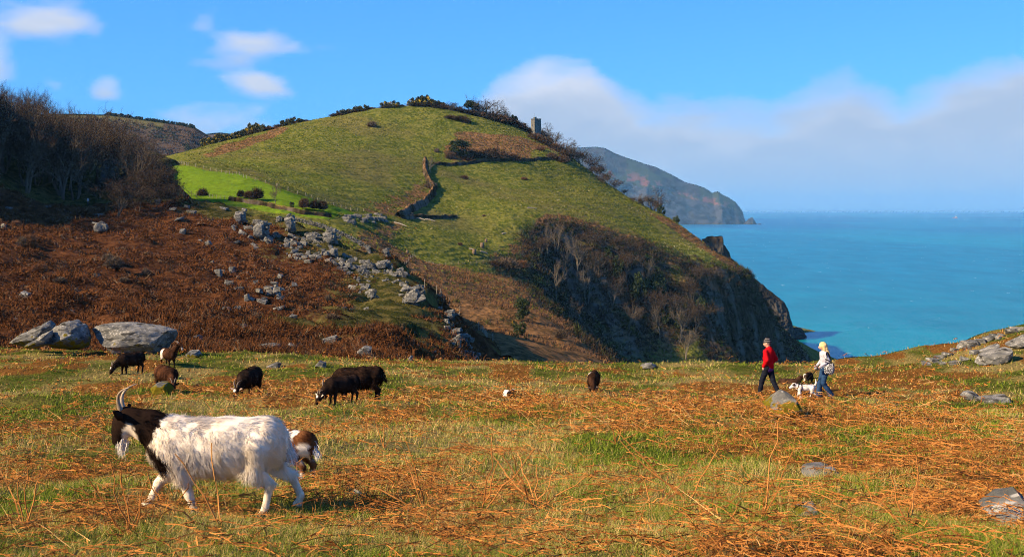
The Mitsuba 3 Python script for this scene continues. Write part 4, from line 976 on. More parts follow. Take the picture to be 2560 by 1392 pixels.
for px, py, w, h, kd, uw, uh, nm, lab in [(1178, 284, 44, 34, PINE[0], 8.5, 9, 'pine_tree', 'flat topped dark pine on the summit of the hill'), (1284, 304, 26, 26, PINE[1], 8.5, 9, 'pine_tree', 'small dark evergreen left of the tower'), (1305, 312, 20, 16, PINE[2], 5.4, 9, 'evergreen_tree', 'dark shrubby evergreen just left of the tower'), (1691, 553, 20, 16, IVY[0], 2.4, 1.3, 'bush', 'single dark round bush low on the seaward edge'), (1652, 533, 26, 20, IVY[1], 2.4, 1.3, 'bush', 'dark green bush below the round bare tree on the seaward edge')]:
    p = hit(px, py, 300, h=hC)
    if p is None:
        d = np.linspace(600, 860, 200); x = (px - CX) / F * d; i = int(np.argmax(hC(x, d) / d)); p = np.array([x[i], d[i], float(hC(x[i], d[i]))])
    s = p[1] / F
    plant(kd, p, [w * s / uw, w * s / uw, h * s / uh], nm, lab, 'tree' if 'tree' in nm else 'bush')
for px, w, h, g in [(515, 26, 16, 0), (532, 24, 14, 0), (550, 26, 18, 0), (568, 22, 12, 1), (590, 24, 12, 1), (608, 24, 14, 2), (628, 30, 20, 1), (645, 30, 18, 1), (662, 28, 14, 2), (722, 30, 12, 2), (742, 26, 12, 2), (855, 24, 12, 2), (873, 20, 10, 2), (890, 20, 12, 2), (910, 24, 12, 2), (965, 22, 12, 1), (985, 24, 12, 1), (1032, 20, 14, 1), (1052, 28, 20, 0), (1068, 30, 20, 1), (1085, 24, 14, 2), (1100, 24, 14, 2)]:
    d = np.linspace(420, 860, 400); x = (px - CX) / F * d; i = int(np.argmax(hC(x, d) / d)); p = np.array([x[i], d[i] - 3, float(hC(x[i], d[i] - 3))]); s = p[1] / F
    plant(GORSE[g], p, [w * s / 2.0, w * s / 2.0, h * s / .95], 'gorse_bush', 'gorse bush in bright yellow flower on the skyline of the hill' if g < 2 else 'dark gorse bush on the skyline of the hill', 'bush', 'gorse bushes flowering on the skyline' if g < 2 else 'dark gorse bushes on the skyline')
for px, w, h, c in [(590, 40, 10, 0), (615, 44, 12, 2), (650, 46, 12, 0), (680, 40, 8, 3), (705, 34, 8, 0), (735, 40, 9, 0), (760, 30, 7, 0), (845, 34, 9, 2), (865, 30, 8, 2), (885, 34, 9, 0), (905, 34, 9, 2), (930, 30, 7, 0), (972, 36, 9, 0), (1000, 30, 7, 2), (1040, 36, 12, 2), (1060, 44, 16, 0), (1078, 44, 16, 2), (1098, 40, 14, 0), (1118, 40, 14, 2), (1140, 40, 12, 0), (1165, 44, 14, 2), (1195, 44, 16, 0), (1225, 50, 22, 2), (1250, 46, 22, 0), (1275, 44, 20, 2), (1296, 40, 18, 0), (1318, 40, 16, 2), (1335, 36, 16, 0), (1352, 40, 20, 2)]:
    d = np.linspace(420, 860, 400); x = (px - CX) / F * d; i = int(np.argmax(hC(x, d) / d)); p = np.array([x[i], d[i] - 2, float(hC(x[i], d[i] - 2))]); s = p[1] / F
    plant(SCRUB[c], p - [0, 0, .15 * h * s], [w * s / 1.1, w * s / 1.1, h * s / .8], 'crest_scrub', 'low brown scrub fringing the skyline of the hill', 'bush', 'low scrub fringing the skyline')
# the wooded cove
COVE = [(1370, 650, 40, 100, PALE[2]), (1392, 640, 34, 90, PALE[3]), (1408, 700, 44, 100, PALE[0]), (1440, 690, 60, 110, PALE[1]), (1390, 748, 60, 100, PALE[2]), (1468, 760, 66, 110, PALE[3]), (1500, 700, 50, 80, WOODS[1]), (1530, 770, 60, 90, WOODS[2]), (1560, 700, 50, 80, SCRUBT[0]), (1610, 720, 60, 80, PALE[0]),
        (1640, 800, 60, 80, SCRUBT[1]), (1650, 850, 60, 90, PALE[2]), (1700, 850, 60, 90, PALE[1]), (1730, 760, 50, 70, SCRUBT[2]), (1715, 900, 60, 80, PALE[3]), (1745, 710, 44, 50, SCRUBT[0]), (1770, 705, 36, 36, SCRUBT[1]), (1420, 800, 40, 60, WOODS[3]), (1570, 820, 60, 70, WOODS[4]), (1350, 640, 36, 50, SCRUBT[2]), (1590, 640, 30, 40, SCRUBT[0]), (1480, 620, 40, 50, SCRUBT[1]), (1540, 625, 36, 40, SCRUBT[2]), (1735, 830, 56, 80, SCRUBT[0]), (1690, 790, 50, 60, SCRUBT[1]), (1430, 780, 12, 36, PALE[1])]
for px, py, w, h, kd in COVE:
    by_px(kd, px, py, w, h, 'cove_tree', 'pale leafless tree with silvery branches on the steep side of the dark cove' if any(kd is q for q in PALE) else 'dark leafless tree on the steep side of the dark cove', 'tree', 7, 10, 'pale trees in the cove' if any(kd is q for q in PALE) else 'dark trees in the cove', d0=150)
for px, py, w, h in [(1545, 690, 34, 50), (1565, 672, 30, 34), (1600, 740, 60, 60), (1690, 812, 40, 34), (1752, 780, 34, 40), (1732, 715, 16, 14), (1870, 700, 18, 14), (1520, 640, 26, 22), (1640, 730, 60, 50), (1660, 800, 40, 40)]:
    by_px(IVY[int(rng.integers(2))], px, py, w, h, 'ivy_bush', 'dark green ivy covered bush on the side of the cove', 'bush', 2.3, 1.35, 'green bushes on the sides of the cove')
# low scrub clothing the rim and the walls of the cove: one uncounted mass
sv, sf, scx = [], [], []
RIMS = [hit(a, b, 200, h=hC) for a, b in [(1310, 625), (1345, 585), (1400, 556), (1450, 562), (1500, 578), (1600, 606), (1700, 660), (1800, 692), (1885, 700)]]
LX = rng.uniform(-25, 155, 40000); LY = rng.uniform(250, 640, 40000); LZ = hC(LX, LY)
st = lookup(STEEP, (LX + 330) / CS, (LY - 200) / CS); bw = lookup(bra, (LX + 330) / CS, (LY - 200) / CS)
pr = sstep(.5, .9, st) * .9 + np.clip(bw, 0, 1) * .34
sel = (rng.random(len(LX)) < pr * .55) & (LZ > -85)
LX, LY, LZ, st = LX[sel], LY[sel], LZ[sel], st[sel]
n = len(LX); m = 16
a = np.repeat(np.stack([LX, LY, LZ], -1), m, 0) + rng.normal(0, .7, (n * m, 3)) * [1, 1, .2]; size = np.repeat(rng.uniform(.7, 1.8, n) * (1 + .5 * (st > .7)), m)
e = a + unit(rng.normal(0, .7, (n * m, 3)) + [0, -.1, .8]) * (size * rng.uniform(.6, 1.2, n * m))[:, None]
v, f = ribbons(a, e, .16 * size / 1.3, rng)
tone = np.repeat(np.repeat(rng.random(n), m) * .6 + rng.random(n * m) * .4, 3)[:, None]; gr = np.repeat(np.repeat(rng.random(n) < .10 + .22 * (st > .7), m), 3)[:, None]; ru = np.repeat(np.repeat(st < .62, m), 3)[:, None]
col = np.where(gr, np.array([.022, .034, .012]) * (1 - tone) + np.array([.06, .075, .024]) * tone, np.where(ru, np.array([.085, .048, .026]) * (1 - tone) + np.array([.21, .115, .06]) * tone, np.array([.022, .017, .012]) * (1 - tone) + np.array([.085, .062, .044]) * tone))
put('undergrowth', (v, f), 'mat_plain', color=col); tag('undergrowth', 'brown scrub and brambles clothing the sides of the cove', 'undergrowth', kind='stuff')
# dark pines in a row along the top of the far hill
FARP = [kind_leafy(440 + i, rx=3.2, rz=2.0, n=420, leaf=1.1, clumps=14, base=-.8, col=((.016, .024, .014), (.042, .052, .026))) for i in range(3)]
top = WOODHILL[np.argmin(np.abs(WT[:, 0]))]
for i in range(60):
    px = rng.uniform(255, 482); j = int(np.argmin(np.abs(CX + top[:, 0] / top[:, 1] * F - px))); s = rng.uniform(.5, 1.05)
    plant(FARP[int(rng.integers(3))], top[j] - [0, 0, .6], [s * rng.uniform(.8, 1.5), s, s], 'far_pine', 'dark pine in the row along the top of the far wooded hill', 'tree', 'dark pines along the far hilltop')
# the woods on the far hills, one mass
W = WOODHILL.reshape(-1, 3); TW = WT.ravel(); ok = (TW > -.08) & (TW < .85) & (W[:, 0] > -700); W, TW = W[ok], TW[ok]
pick = rng.choice(len(W), 2600); q = W[pick] + rng.normal(0, 3, (len(pick), 3)) * [1, 1, .2]
dens = n3(q[:, 0] / 50, q[:, 1] / 50, q[:, 2] / 50, 3, 5); top = TW[pick] < .05
keepit = ~top; q, dens, top = q[keepit], dens[keepit], top[keepit]; n, m = len(q), 34
R = np.repeat(rng.uniform(3.2, 5.8, n) * np.where(top, .8, 1), m); u = unit(rng.normal(0, 1, (n * m, 3))); u[:, 2] = np.abs(u[:, 2]) * 1.2 - .2
a = np.repeat(q + [0, 0, 2.5], m, 0) + u * (R * rng.uniform(.2, .7, n * m))[:, None]; e = a + unit(u + rng.normal(0, .5, u.shape)) * (R * rng.uniform(.35, .7, n * m))[:, None]
v, f = ribbons(a, e, R * .16, rng); t = np.repeat(np.repeat(rng.random(n), m) * .5 + rng.random(n * m) * .5, 3)[:, None]; ev = np.repeat(np.repeat((dens > .58) & (rng.random(n) < .6) | top, m), 3)[:, None]
put('woodland', (v, f), 'mat_plain', color=np.where(ev, np.array([.020, .030, .016]) * (1 - t) + np.array([.05, .06, .03]) * t, np.array([.060, .042, .034]) * (1 - t) + np.array([.135, .098, .078]) * t))
tag('woodland', 'leafless woods covering the far hill on the left', 'woods', kind='stuff')

# ------------------------------------------------------------------ grass and dead bracken
rng = np.random.default_rng(99)


def scatter(n, d0, d1, half=28.0, k=1.0):
    """n places on the ground in front, thinning with distance."""
    a = np.radians(rng.uniform(-half, half, n)); u = rng.random(n)
    d = (d0 ** -k + u * (d1 ** -k - d0 ** -k)) ** (-1 / k)
    return d * np.sin(a), d * np.cos(a), d


def blades(x, y, d, length, w, lean, m=3):
    n = len(x); z = hN(x, y) - .01
    a = rng.uniform(0, 6.283, n); dirn = np.stack([np.cos(a), np.sin(a), np.zeros(n)], -1)
    t = np.linspace(0, 1, m)[None, :, None]
    out = dirn[:, None] * (lean * length)[:, None, None] * t ** 1.7; up = np.array([0, 0, 1.0]) * (length * np.sqrt(np.clip(1 - lean ** 2 * .8, .05, 1)))[:, None, None] * t
    b = rng.uniform(0, 6.283, n); side = np.stack([np.cos(b), np.sin(b), 0 * b], -1)
    return strips(np.stack([x, y, z], -1)[:, None] + out + up, w, side)


onm = lambda x, y: line_dist(x, y, HILLSIDE)[0] > -2.0
off = lambda x, y: line_dist(x, y, EDGE)[0] < 4.0
V, Fc, C, o = [], [], [], 0


def add(v, f, c):
    global o
    V.append(v); Fc.append(f + o); C.append(c); o += len(v)


def flush(k, mat='mat_plain'):
    global V, Fc, C, o
    put(k, (np.vstack(V), np.vstack(Fc)), mat, color=np.vstack(C)); V, Fc, C, o = [], [], [], 0


x, y, d = scatter(520000, 5.6, 68, k=.85)
s = onm(x, y) & off(x, y); x, y, d = x[s], y[s], d[s]
br, st = patch(x, y); n = len(x)
kill = rng.random(n) < br * .45; x, y, d, br, st = x[~kill], y[~kill], d[~kill], br[~kill], st[~kill]; n = len(x)
tuft = n3(x / .45, y / .45, 0, 2, 40)
L = (.036 + .155 * tuft ** 1.8 * rng.uniform(.4, 1.3, n)) * (1 + .010 * d); w = np.maximum(.0042, .00062 * d) * rng.uniform(.7, 1.4, n)
lean = np.clip(rng.normal(.65, .25, n), .05, .98)
straw = (rng.random(n) < .13 + .44 * st * (.4 + tuft)); t = rng.random((n, 1))
gg = np.array([.055, .110, .008]) * (1 - t) + np.array([.235, .300, .036]) * t
ss = np.array([.28, .195, .062]) * (1 - t) + np.array([.66, .51, .215]) * t
ru = rng.random(n) < br * .35; rc = np.array([.27, .11, .034]) * (1 - t) + np.array([.56, .28, .10]) * t
c = np.where(ru[:, None], rc, np.where(straw[:, None], ss, gg))
for sel, mm in ((d < 17, 3), (d >= 17, 2)):
    v, f, kk = blades(x[sel], y[sel], d[sel], L[sel], w[sel] * (1 if mm == 3 else .8), lean[sel], mm); add(v, f, np.repeat(c[sel], kk, 0))
flush('grass')
tag('grass', 'short green and straw coloured grass covering the meadow', 'grass', kind='stuff')

# bracken: fallen and standing stalks, with the curled remains of the fronds
STALKP = []


def bracken(n, d0, d1, k, stand, lo, hi, near=False):
    x, y, d = scatter(n, d0, d1, k=k)
    b, _ = patch(x, y); s = onm(x, y) & off(x, y) & (rng.random(n) < .22 + .78 * b); x, y, d, b = x[s], y[s], d[s], b[s]; n = len(x)
    z = hN(x, y); L = rng.uniform(lo, hi, n) * np.where(rng.random(n) < .15, 1.5, 1)
    up = rng.random(n) < stand; el = np.where(up, rng.normal(1.2, .28, n), np.abs(rng.normal(.12, .16, n))); az = rng.uniform(0, 6.283, n)
    L = np.where(up, L * .55, L)
    dirn = np.stack([np.cos(az) * np.cos(el), np.sin(az) * np.cos(el), np.sin(el)], -1)
    m = 5; pts = [np.stack([x, y, z + np.where(up, -.02, rng.uniform(.02, .17, n) * (.4 + b))], -1)]; dd = dirn
    for i in range(m - 1):
        kink = (rng.random(n) < np.where(up, .12, .2))[:, None]
        dd = unit(dd + rng.normal(0, .10, (n, 3)) + kink * rng.normal(0, .8, (n, 3)) * [1, 1, .7] - [0, 0, .03])
        pts.append(pts[-1] + dd * (L / (m - 1))[:, None])
    pts = np.stack(pts, 1); g = hN(pts[..., 0], pts[..., 1]); pts[..., 2] = np.maximum(pts[..., 2], g + .012)
    w = np.maximum(.0044, .00046 * d) * rng.uniform(.7, 1.5, n)
    sd = unit(np.cross(dirn, rng.normal(0, 1, (n, 3))))
    t = rng.random((n, 1)); c = np.array([.28, .100, .020]) * (1 - t) + np.array([.60, .255, .060]) * t
    q = rng.random(n); c = np.where((q < .26)[:, None], np.array([.66, .44, .19]) * (.6 + .5 * t), np.where((q > .84)[:, None], np.array([.085, .042, .026]) * (.6 + .8 * t), c))
    for r in (0, 1):
        v, f, kk = strips(pts, w, sd if r == 0 else unit(np.cross(sd, dirn))); add(v, f, np.repeat(c, kk, 0))
    # withered side fronds
    per = 8; i = np.repeat(np.arange(n), per); i = i[rng.random(len(i)) < np.where(up[i], .38, .95)]; t = rng.uniform(.15, .98, len(i)) * (m - 1); j = np.minimum(t.astype(int), m - 2)
    p0 = pts[i, j] + (pts[i, j + 1] - pts[i, j]) * (t - j)[:, None]
    l = rng.uniform(.025, .105, len(i)) * (1 + .02 * d[i]); e = unit(rng.normal(0, 1, (len(i), 3)) * [1, 1, .45] - [0, 0, .12])
    p1 = p0 + e * (l * .5)[:, None]; p2 = p1 + unit(e + rng.normal(0, .7, e.shape) - [0, 0, .5]) * (l * .6)[:, None]
    sd2 = unit(np.cross(e, rng.normal(0, 1, e.shape)))
    v, f, kk = strips(np.stack([p0, p1, p2], 1), np.maximum(.0052, .00062 * d[i]) * rng.uniform(.5, 1.5, len(i)), sd2)
    t = rng.random((len(i), 1)); c = np.array([.16, .062, .018]) * (1 - t) + np.array([.60, .27, .075]) * t
    add(v, f, np.repeat(c, kk, 0))


bracken(4400, 5.6, 20, 1.0, .46, .12, .44)
bracken(8500, 16, 66, .75, .30, .18, .52)
# whole withered fronds lying in mats
x, y, d = scatter(15000, 5.6, 40, k=.8); b, _ = patch(x, y); s = onm(x, y) & off(x, y) & (rng.random(len(x)) < .10 + .9 * b); x, y, d = x[s], y[s], d[s]; n = len(x); m = 11
L = rng.uniform(.20, .42, n); a = rng.uniform(0, 6.283, n); u = np.stack([np.cos(a), np.sin(a), rng.normal(.05, .16, n)], -1); bend = rng.normal(0, .35, n)
t = np.linspace(0, 1, m); ang = bend[:, None] * t[None]; sd = np.stack([-np.sin(a), np.cos(a), 0 * a], -1)
ctr = np.stack([x, y, hN(x, y) + rng.uniform(.03, .13, n)], -1)[:, None] + L[:, None, None] * t[None, :, None] * (u[:, None] * np.cos(ang)[..., None] + sd[:, None] * np.sin(ang)[..., None]) - np.array([0, 0, 1.0]) * (.22 * L)[:, None, None] * (t ** 2)[None, :, None]
base = rng.random((n, 1)); fc = np.array([.17, .064, .018]) * (1 - base) + np.array([.52, .225, .062]) * base
v, f, kk = strips(ctr, np.maximum(.006, .0006 * d), np.stack([0 * a, 0 * a, 1 + 0 * a], -1)); add(v, f, np.repeat(fc * 1.15, kk, 0))
for q in (1, -1):
    for j in range(2, m):
        l = L * .36 * (1.08 - t[j]) * rng.uniform(.5, 1.2, n); e = unit(sd * q + u * rng.uniform(.2, .9, (n, 1)) + rng.normal(0, .35, (n, 3)) - [0, 0, .1])
        p1 = ctr[:, j] + e * (l * .55)[:, None]; p2 = p1 + unit(e + rng.normal(0, .55, (n, 3)) - [0, 0, .55]) * (l * .5)[:, None]; ok = rng.random(n) < .86
        v, f, kk = strips(np.stack([ctr[:, j], p1, p2], 1)[ok], (np.maximum(.010, .0007 * d) * rng.uniform(.6, 1.3, n))[ok], unit(np.cross(e, rng.normal(0, .6, (n, 3)) + [0, 0, 1]))[ok]); add(v, f, np.repeat((fc * rng.uniform(.7, 1.15, (n, 1)))[ok], kk, 0))
# splayed clumps standing clear of the rest
for px, py, nn, hh in [(1340, 1275, 9, .55), (1068, 1290, 4, .62), (1205, 1285, 3, .7), (690, 1212, 4, .5), (560, 1330, 5, .5), (320, 1340, 5, .5), (2270, 1330, 4, .5), (1640, 1290, 5, .7), (1900, 1310, 4, .6), (1720, 1255, 4, .7), (2430, 1190, 5, .5), (960, 1120, 4, .6), (1540, 1110, 5, .6), (420, 1300, 3, .4), (60, 1330, 5, .5)]:
    p = hit(px, py); el = rng.uniform(.25, 1.35, nn); a = rng.uniform(0, 6.283, nn)
    for e, b in zip(el, a):
        dd = np.array([math.cos(b) * math.cos(e), math.sin(b) * math.cos(e), math.sin(e)]); l = hh * rng.uniform(.5, 1.1)
        q = np.array([p + dd * l * t + rng.normal(0, .012, 3) * (t > 0) - [0, 0, .10 * l * t * t * (1 - math.sin(e))] for t in np.linspace(0, 1, 6)])
        v, f = tube(q, np.linspace(.0062, .003, 6), 4, False); t = rng.random(); add(v, f, np.tile(np.array([.30, .115, .03]) * (1 - t) + np.array([.50, .23, .07]) * t, (len(v), 1)))
flush('dead_bracken')
tag('dead_bracken', 'orange brown dead bracken stalks and curled fronds lying over the meadow', 'bracken', kind='stuff')

# the bracken of the hillside: heaps of collapsed fronds
n = 60000; a = rng.uniform(-640, 1240, n); d = np.exp(rng.uniform(np.log(50), np.log(300), n)); x = (a - CX) / F * d; y = d
s = (line_dist(x, y, HILLSIDE)[0] < 2) & (line_dist(x, y, EDGE)[0] < 9) & ((a > -60) | (rng.random(n) < .5)); x, y, d = x[s], y[s], d[s]
z = hN(x, y); r_s = line_dist(x, y, RIDGE)[0]
gr = .8 * np.clip(1 - np.abs(r_s + 3) / 18, 0, 1) * np.clip((y - 70) / 30, 0, 1) + .75 * poly_mask(x, y, [(-400, 285), (-106, 290), (-95, 300), (-75, 306), (-90, 330), (-110, 420), (-400, 500)])
gr = np.maximum(gr, .58 * sstep(-62, -40, x) * sstep(195, 235, y)) + .55 * sstep(-78, -60, x) * sstep(270, 290, y)
hum = .5 * n3(x / 2.6, y / 2.6, 0, 3, 6) + .5 * n3(x / 4.2, y / 4.2, 0, 2, 16); green = (gr + (n3(x / 4, y / 4, 0, 2, 9) - .5) * .7) > .5
sel = rng.random(len(x)) < np.where(green, .4, .22 + 1.2 * sstep(.42, .58, hum)); x, y, z, d, green, hum = x[sel], y[sel], z[sel], d[sel], green[sel], hum[sel]
n = len(x); m = 8; size = np.where(green, .28, .40 + .55 * sstep(.45, .68, hum)) * rng.uniform(.7, 1.3, n) * np.clip(.55 + d / 260, .6, 1.4)
i = np.repeat(np.arange(n), m); p0 = np.stack([x, y, z], -1)[i] + rng.normal(0, .30, (n * m, 3)) * [1, 1, .25] * np.clip(d / 110, .8, 1.8)[i][:, None]
e = unit(rng.normal(0, .75, (n * m, 3)) + [0, 0, .85]); l = size[i] * rng.uniform(.5, 1.1, n * m)
p1 = p0 + e * (l * .6)[:, None]; p2 = p1 + unit(e + rng.normal(0, .8, e.shape) - [0, 0, .75]) * (l * .55)[:, None]
wb = np.where(green[i], .07, .10) * np.clip(d / 120, .5, 1.8)[i] * rng.uniform(.6, 1.4, n * m); sb = unit(np.cross(e, rng.normal(0, 1, e.shape))); nb = d[i] < 120
t = (rng.random(n)[i] * .55 + rng.random(n * m) * .45)[:, None]; pale = (rng.random(n) < .10)[i][:, None]
c = np.where(green[i][:, None], np.array([.024, .030, .008]) * (1 - t) + np.array([.115, .105, .030]) * t, np.where(pale, np.array([.15, .11, .075]) * (.6 + .6 * t), np.array([.040, .017, .008]) * (1 - t) + np.array([.175, .074, .030]) * t))
for sel, q in ((nb, np.stack([p0, p1, p2], 1)), (~nb, np.stack([p0, (p1 + p2) / 2], 1))):
    v, f, kk = strips(q[sel], wb[sel], sb[sel]); add(v, f, np.repeat(c[sel], kk, 0))
flush('hillside_bracken')
tag('hillside_bracken', 'russet dead bracken heaped over the left hillside', 'bracken', kind='stuff')

# tussocks of the pasture across the combe
n = 150000; x = rng.uniform(-210, 130, n); y = rng.uniform(330, 790, n); z = hC(x, y); st = lookup(STEEP, (x + 330) / CS, (y - 200) / CS)
lu = lookup(lush, (x + 330) / CS, (y - 200) / CS); bw = lookup(bra, (x + 330) / CS, (y - 200) / CS); px = CX + x / y * F
right = sstep(0, 30, x) * (y > 450)
pr = np.where(lu > .6, 0, .10 + .55 * right + .25 * np.clip(bw, 0, 1) + .35 * sstep(.5, .62, n3(x / 14, y / 14, 0, 3, 61)))
row = .5 + .5 * np.sin((z + (n3(x / 9, y / 9, 0, 2, 62) - .5) * 2.2) * 2.9)
pr = pr * np.where(right > .3, .35 + 1.1 * row ** 2, 1.0)
sel = (rng.random(n) < pr) & (st < .75) & (px > 380) & (px < 1900) & (hN(x, y) < z + .5); x, y, z, bw, lu, right = (q[sel] for q in (x, y, z, bw, lu, right)); n = len(x); m = 5
i = np.repeat(np.arange(n), m); p0 = np.stack([x, y, z - .05], -1)[i] + rng.normal(0, .22, (n * m, 3)) * [1, 1, .1]
e = p0 + unit(rng.normal(0, .55, (n * m, 3)) + [0, 0, .9]) * (rng.uniform(.25, .62, n) * (1 + .35 * right))[i][:, None]
v, f = ribbons(p0, e, .36, rng); t = (rng.random(n)[i] * .6 + rng.random(n * m) * .4)[:, None]
brn = (rng.random(n) < np.clip(bw, 0, 1) * .8)[i][:, None]; pal = (rng.random(n) < .015 + .14 * right * (lu > .2))[i][:, None]
c = np.where(brn, np.array([.10, .055, .024]) * (1 - t) + np.array([.26, .135, .058]) * t, np.where(pal, np.array([.42, .38, .22]), np.array([.066, .090, .012]) * (1 - t) + np.array([.185, .190, .040]) * t))
put('pasture_tussocks', (v, f), 'mat_plain', color=np.repeat(c, 3, 0)); tag('pasture_tussocks', 'rough grass tussocks over the pasture hill', 'grass', kind='stuff')

# ------------------------------------------------------------------ bodies: bones with round ends, melted together into one skin
def field(P, bones, k):
    """Signed distance to a body. A bone: (a, b, ra, rb) or (a, b, ra, rb, flat), flat widening it sideways."""
    out = None
    for bn in bones:
        a, b, ra, rb = np.array(bn[0], float), np.array(bn[1], float), bn[2], bn[3]; s = np.array([1, 1 / (bn[4] if len(bn) > 4 else 1), 1.0])
        kk = bn[5] if len(bn) > 5 else k
        q, A, B = P * s, a * s, b * s; ab = B - A; t = np.clip(((q - A) @ ab) / max(ab @ ab, 1e-9), 0, 1)
        d = np.linalg.norm(q - A - t[..., None] * ab, axis=-1) - (ra + (rb - ra) * t)
        if out is None: out = d
        else:
            h = np.clip(.5 + .5 * (out - d) / kk, 0, 1); out = out * (1 - h) + d * h - kk * h * (1 - h)
    return out


def skin(bones, h, k=.035, extra=None, smooth=2):
    """One closed surface round the bones (surface nets): a trimesh."""
    pts = np.array([p for b in bones for p in (b[0], b[1])], float); r = max(max(b[2], b[3]) * (b[4] if len(b) > 4 else 1) for b in bones) + 3 * h
    lo, hi = pts.min(0) - r, pts.max(0) + r; ax = [np.arange(a, b, h) for a, b in zip(lo, hi)]
    P = np.stack(np.meshgrid(*ax, indexing='ij'), -1); S = field(P, bones, k)
    if extra is not None: S = extra(P, S)
    I = S < 0; n = np.array(S.shape) - 1
    cor = [I[a:a + n[0], b:b + n[1], c:c + n[2]] for a, b, c in np.ndindex(2, 2, 2)]; val = [S[a:a + n[0], b:b + n[1], c:c + n[2]] for a, b, c in np.ndindex(2, 2, 2)]
    tot = sum(c.astype(int) for c in cor); act = (tot > 0) & (tot < 8); ids = -np.ones(n, int); ids[act] = np.arange(act.sum())
    off = np.array(list(np.ndindex(2, 2, 2)), float); acc = np.zeros((act.sum(), 3)); cnt = np.zeros((act.sum(), 1))
    for i in range(8):
        for j in range(i + 1, 8):
            if np.abs(off[i] - off[j]).sum() == 1:
                a, b = val[i][act], val[j][act]; m = (a < 0) != (b < 0); t = np.where(m, a / np.where(m, a - b, 1), 0)[:, None]
                acc += m[:, None] * (off[i] + t * (off[j] - off[i])); cnt += m[:, None]
    v = lo + (np.argwhere(act) + acc / np.maximum(cnt, 1)) * h
    fs = []
    for x in range(3):
        y, z = (x + 1) % 3, (x + 2) % 3
        sl = [slice(1, -1)] * 3; s0, s1 = sl.copy(), sl.copy(); s0[x], s1[x] = slice(0, -1), slice(1, None)
        A, B = I[tuple(s0)], I[tuple(s1)]
        e = np.argwhere(A != B); fl = A[A != B]; g = e.copy(); g[:, y] += 1; g[:, z] += 1

        def cell(dy, dz):
            c = g.copy(); c[:, y] -= dy; c[:, z] -= dz; return ids[c[:, 0], c[:, 1], c[:, 2]]
        q = np.stack([cell(1, 1), cell(0, 1), cell(0, 0), cell(1, 0)], -1); q[~fl] = q[~fl][:, ::-1]; fs.append(q)
    q = np.vstack(fs); q = q[(q >= 0).all(1)]; f = np.vstack([q[:, [0, 1, 2]], q[:, [0, 2, 3]]])
    m = trimesh.Trimesh(v, f, process=False)
    if smooth: trimesh.smoothing.filter_taubin(m, iterations=smooth * 4)
    return m


def on_skin(m, n, rng):
    """n points on a surface: (points, smooth normals)."""
    p, i = trimesh.sample.sample_surface(m, n, seed=int(rng.integers(1 << 30)))
    tri = m.faces[i]; bc = trimesh.triangles.points_to_barycentric(m.vertices[tri], p)
    return np.array(p), unit((m.vertex_normals[tri] * bc[..., None]).sum(1))


def fur(k, m, n, rng, length, colour, flow, w, world, segs=3, clump=.035, bsdf='mat_plain'):
    p, nr = on_skin(m, n, rng); L = length(p) * rng.uniform(.6, 1.25, len(p)); ok = L > .004; p, nr, L = p[ok], nr[ok], L[ok]
    fl = flow(p); fl = unit(fl - nr * (fl * nr).sum(1, keepdims=True) * .9)
    wob = np.stack([n3(p[:, 0] / clump, p[:, 1] / clump, p[:, 2] / clump, 2, s) - .5 for s in (1, 2, 3)], -1) + .5 * np.stack([n3(p[:, 0] / clump / 3, p[:, 1] / clump / 3, p[:, 2] / clump / 3, 2, s) - .5 for s in (4, 5, 6)], -1)
    d0 = unit(nr * .75 + fl * .8 + wob * 1.9 + rng.normal(0, .12, p.shape)); pts = [p - nr * .004]; dd = d0
    for i in range(segs):
        dd = unit(dd + fl * .42 - nr * .05 + wob * .75); pts.append(pts[-1] + dd * (L / segs)[:, None])
    pts = np.stack(pts, 1); side = unit(np.cross(fl, nr) + rng.normal(0, .25, p.shape))
    v, f, kk = strips(pts, w * rng.uniform(.6, 1.4, len(p)), side)
    lift = unit(nr + .35 * (wob * 2) + .15 * fl); c = colour(p, rng)
    put(k, (v, f), bsdf, color=np.repeat(c, kk, 0), normals=np.repeat(lift, kk, 0), world=world)


def horn(base, mid, tip, r0, n=10):
    t = np.linspace(0, 1, n)[:, None]; b, m_, e = (np.array(q, float) for q in (base, mid, tip))
    p = b * (1 - t) ** 2 + 2 * m_ * t * (1 - t) + e * t ** 2
    return tube(p, r0 * (1 - .85 * t[:, 0]) * (1 + .05 * np.sin(t[:, 0] * 70)), 8)


def leaf(base, tip, wid, up, thick=.008):
    """An ear: a cupped pointed leaf with thickness."""
    b, t = np.array(base, float), np.array(tip, float); ax = t - b; s = unit(np.cross(ax, up)); o = unit(np.cross(s, ax)); rows = []
    for u, ww in ((0, .45), (.3, 1.0), (.6, .85), (.85, .45), (1, .05)):
        c = b + ax * u
        rows.append([c - s * wid * ww * .5 + o * thick * 1.5, c - o * thick * 1.2, c + s * wid * ww * .5 + o * thick * 1.5, c + o * thick * .4])
    v = np.array(rows).reshape(-1, 3); f = grid_faces(5, 4, True); f = np.vstack([f, [[0, 1, 2], [0, 2, 3]], [[16, 18, 17], [16, 19, 18]]])
    return v, f


def ball(c, r, n=2):
    s = trimesh.creation.icosphere(n, r); s.apply_translation(c); return np.array(s.vertices), np.array(s.faces)


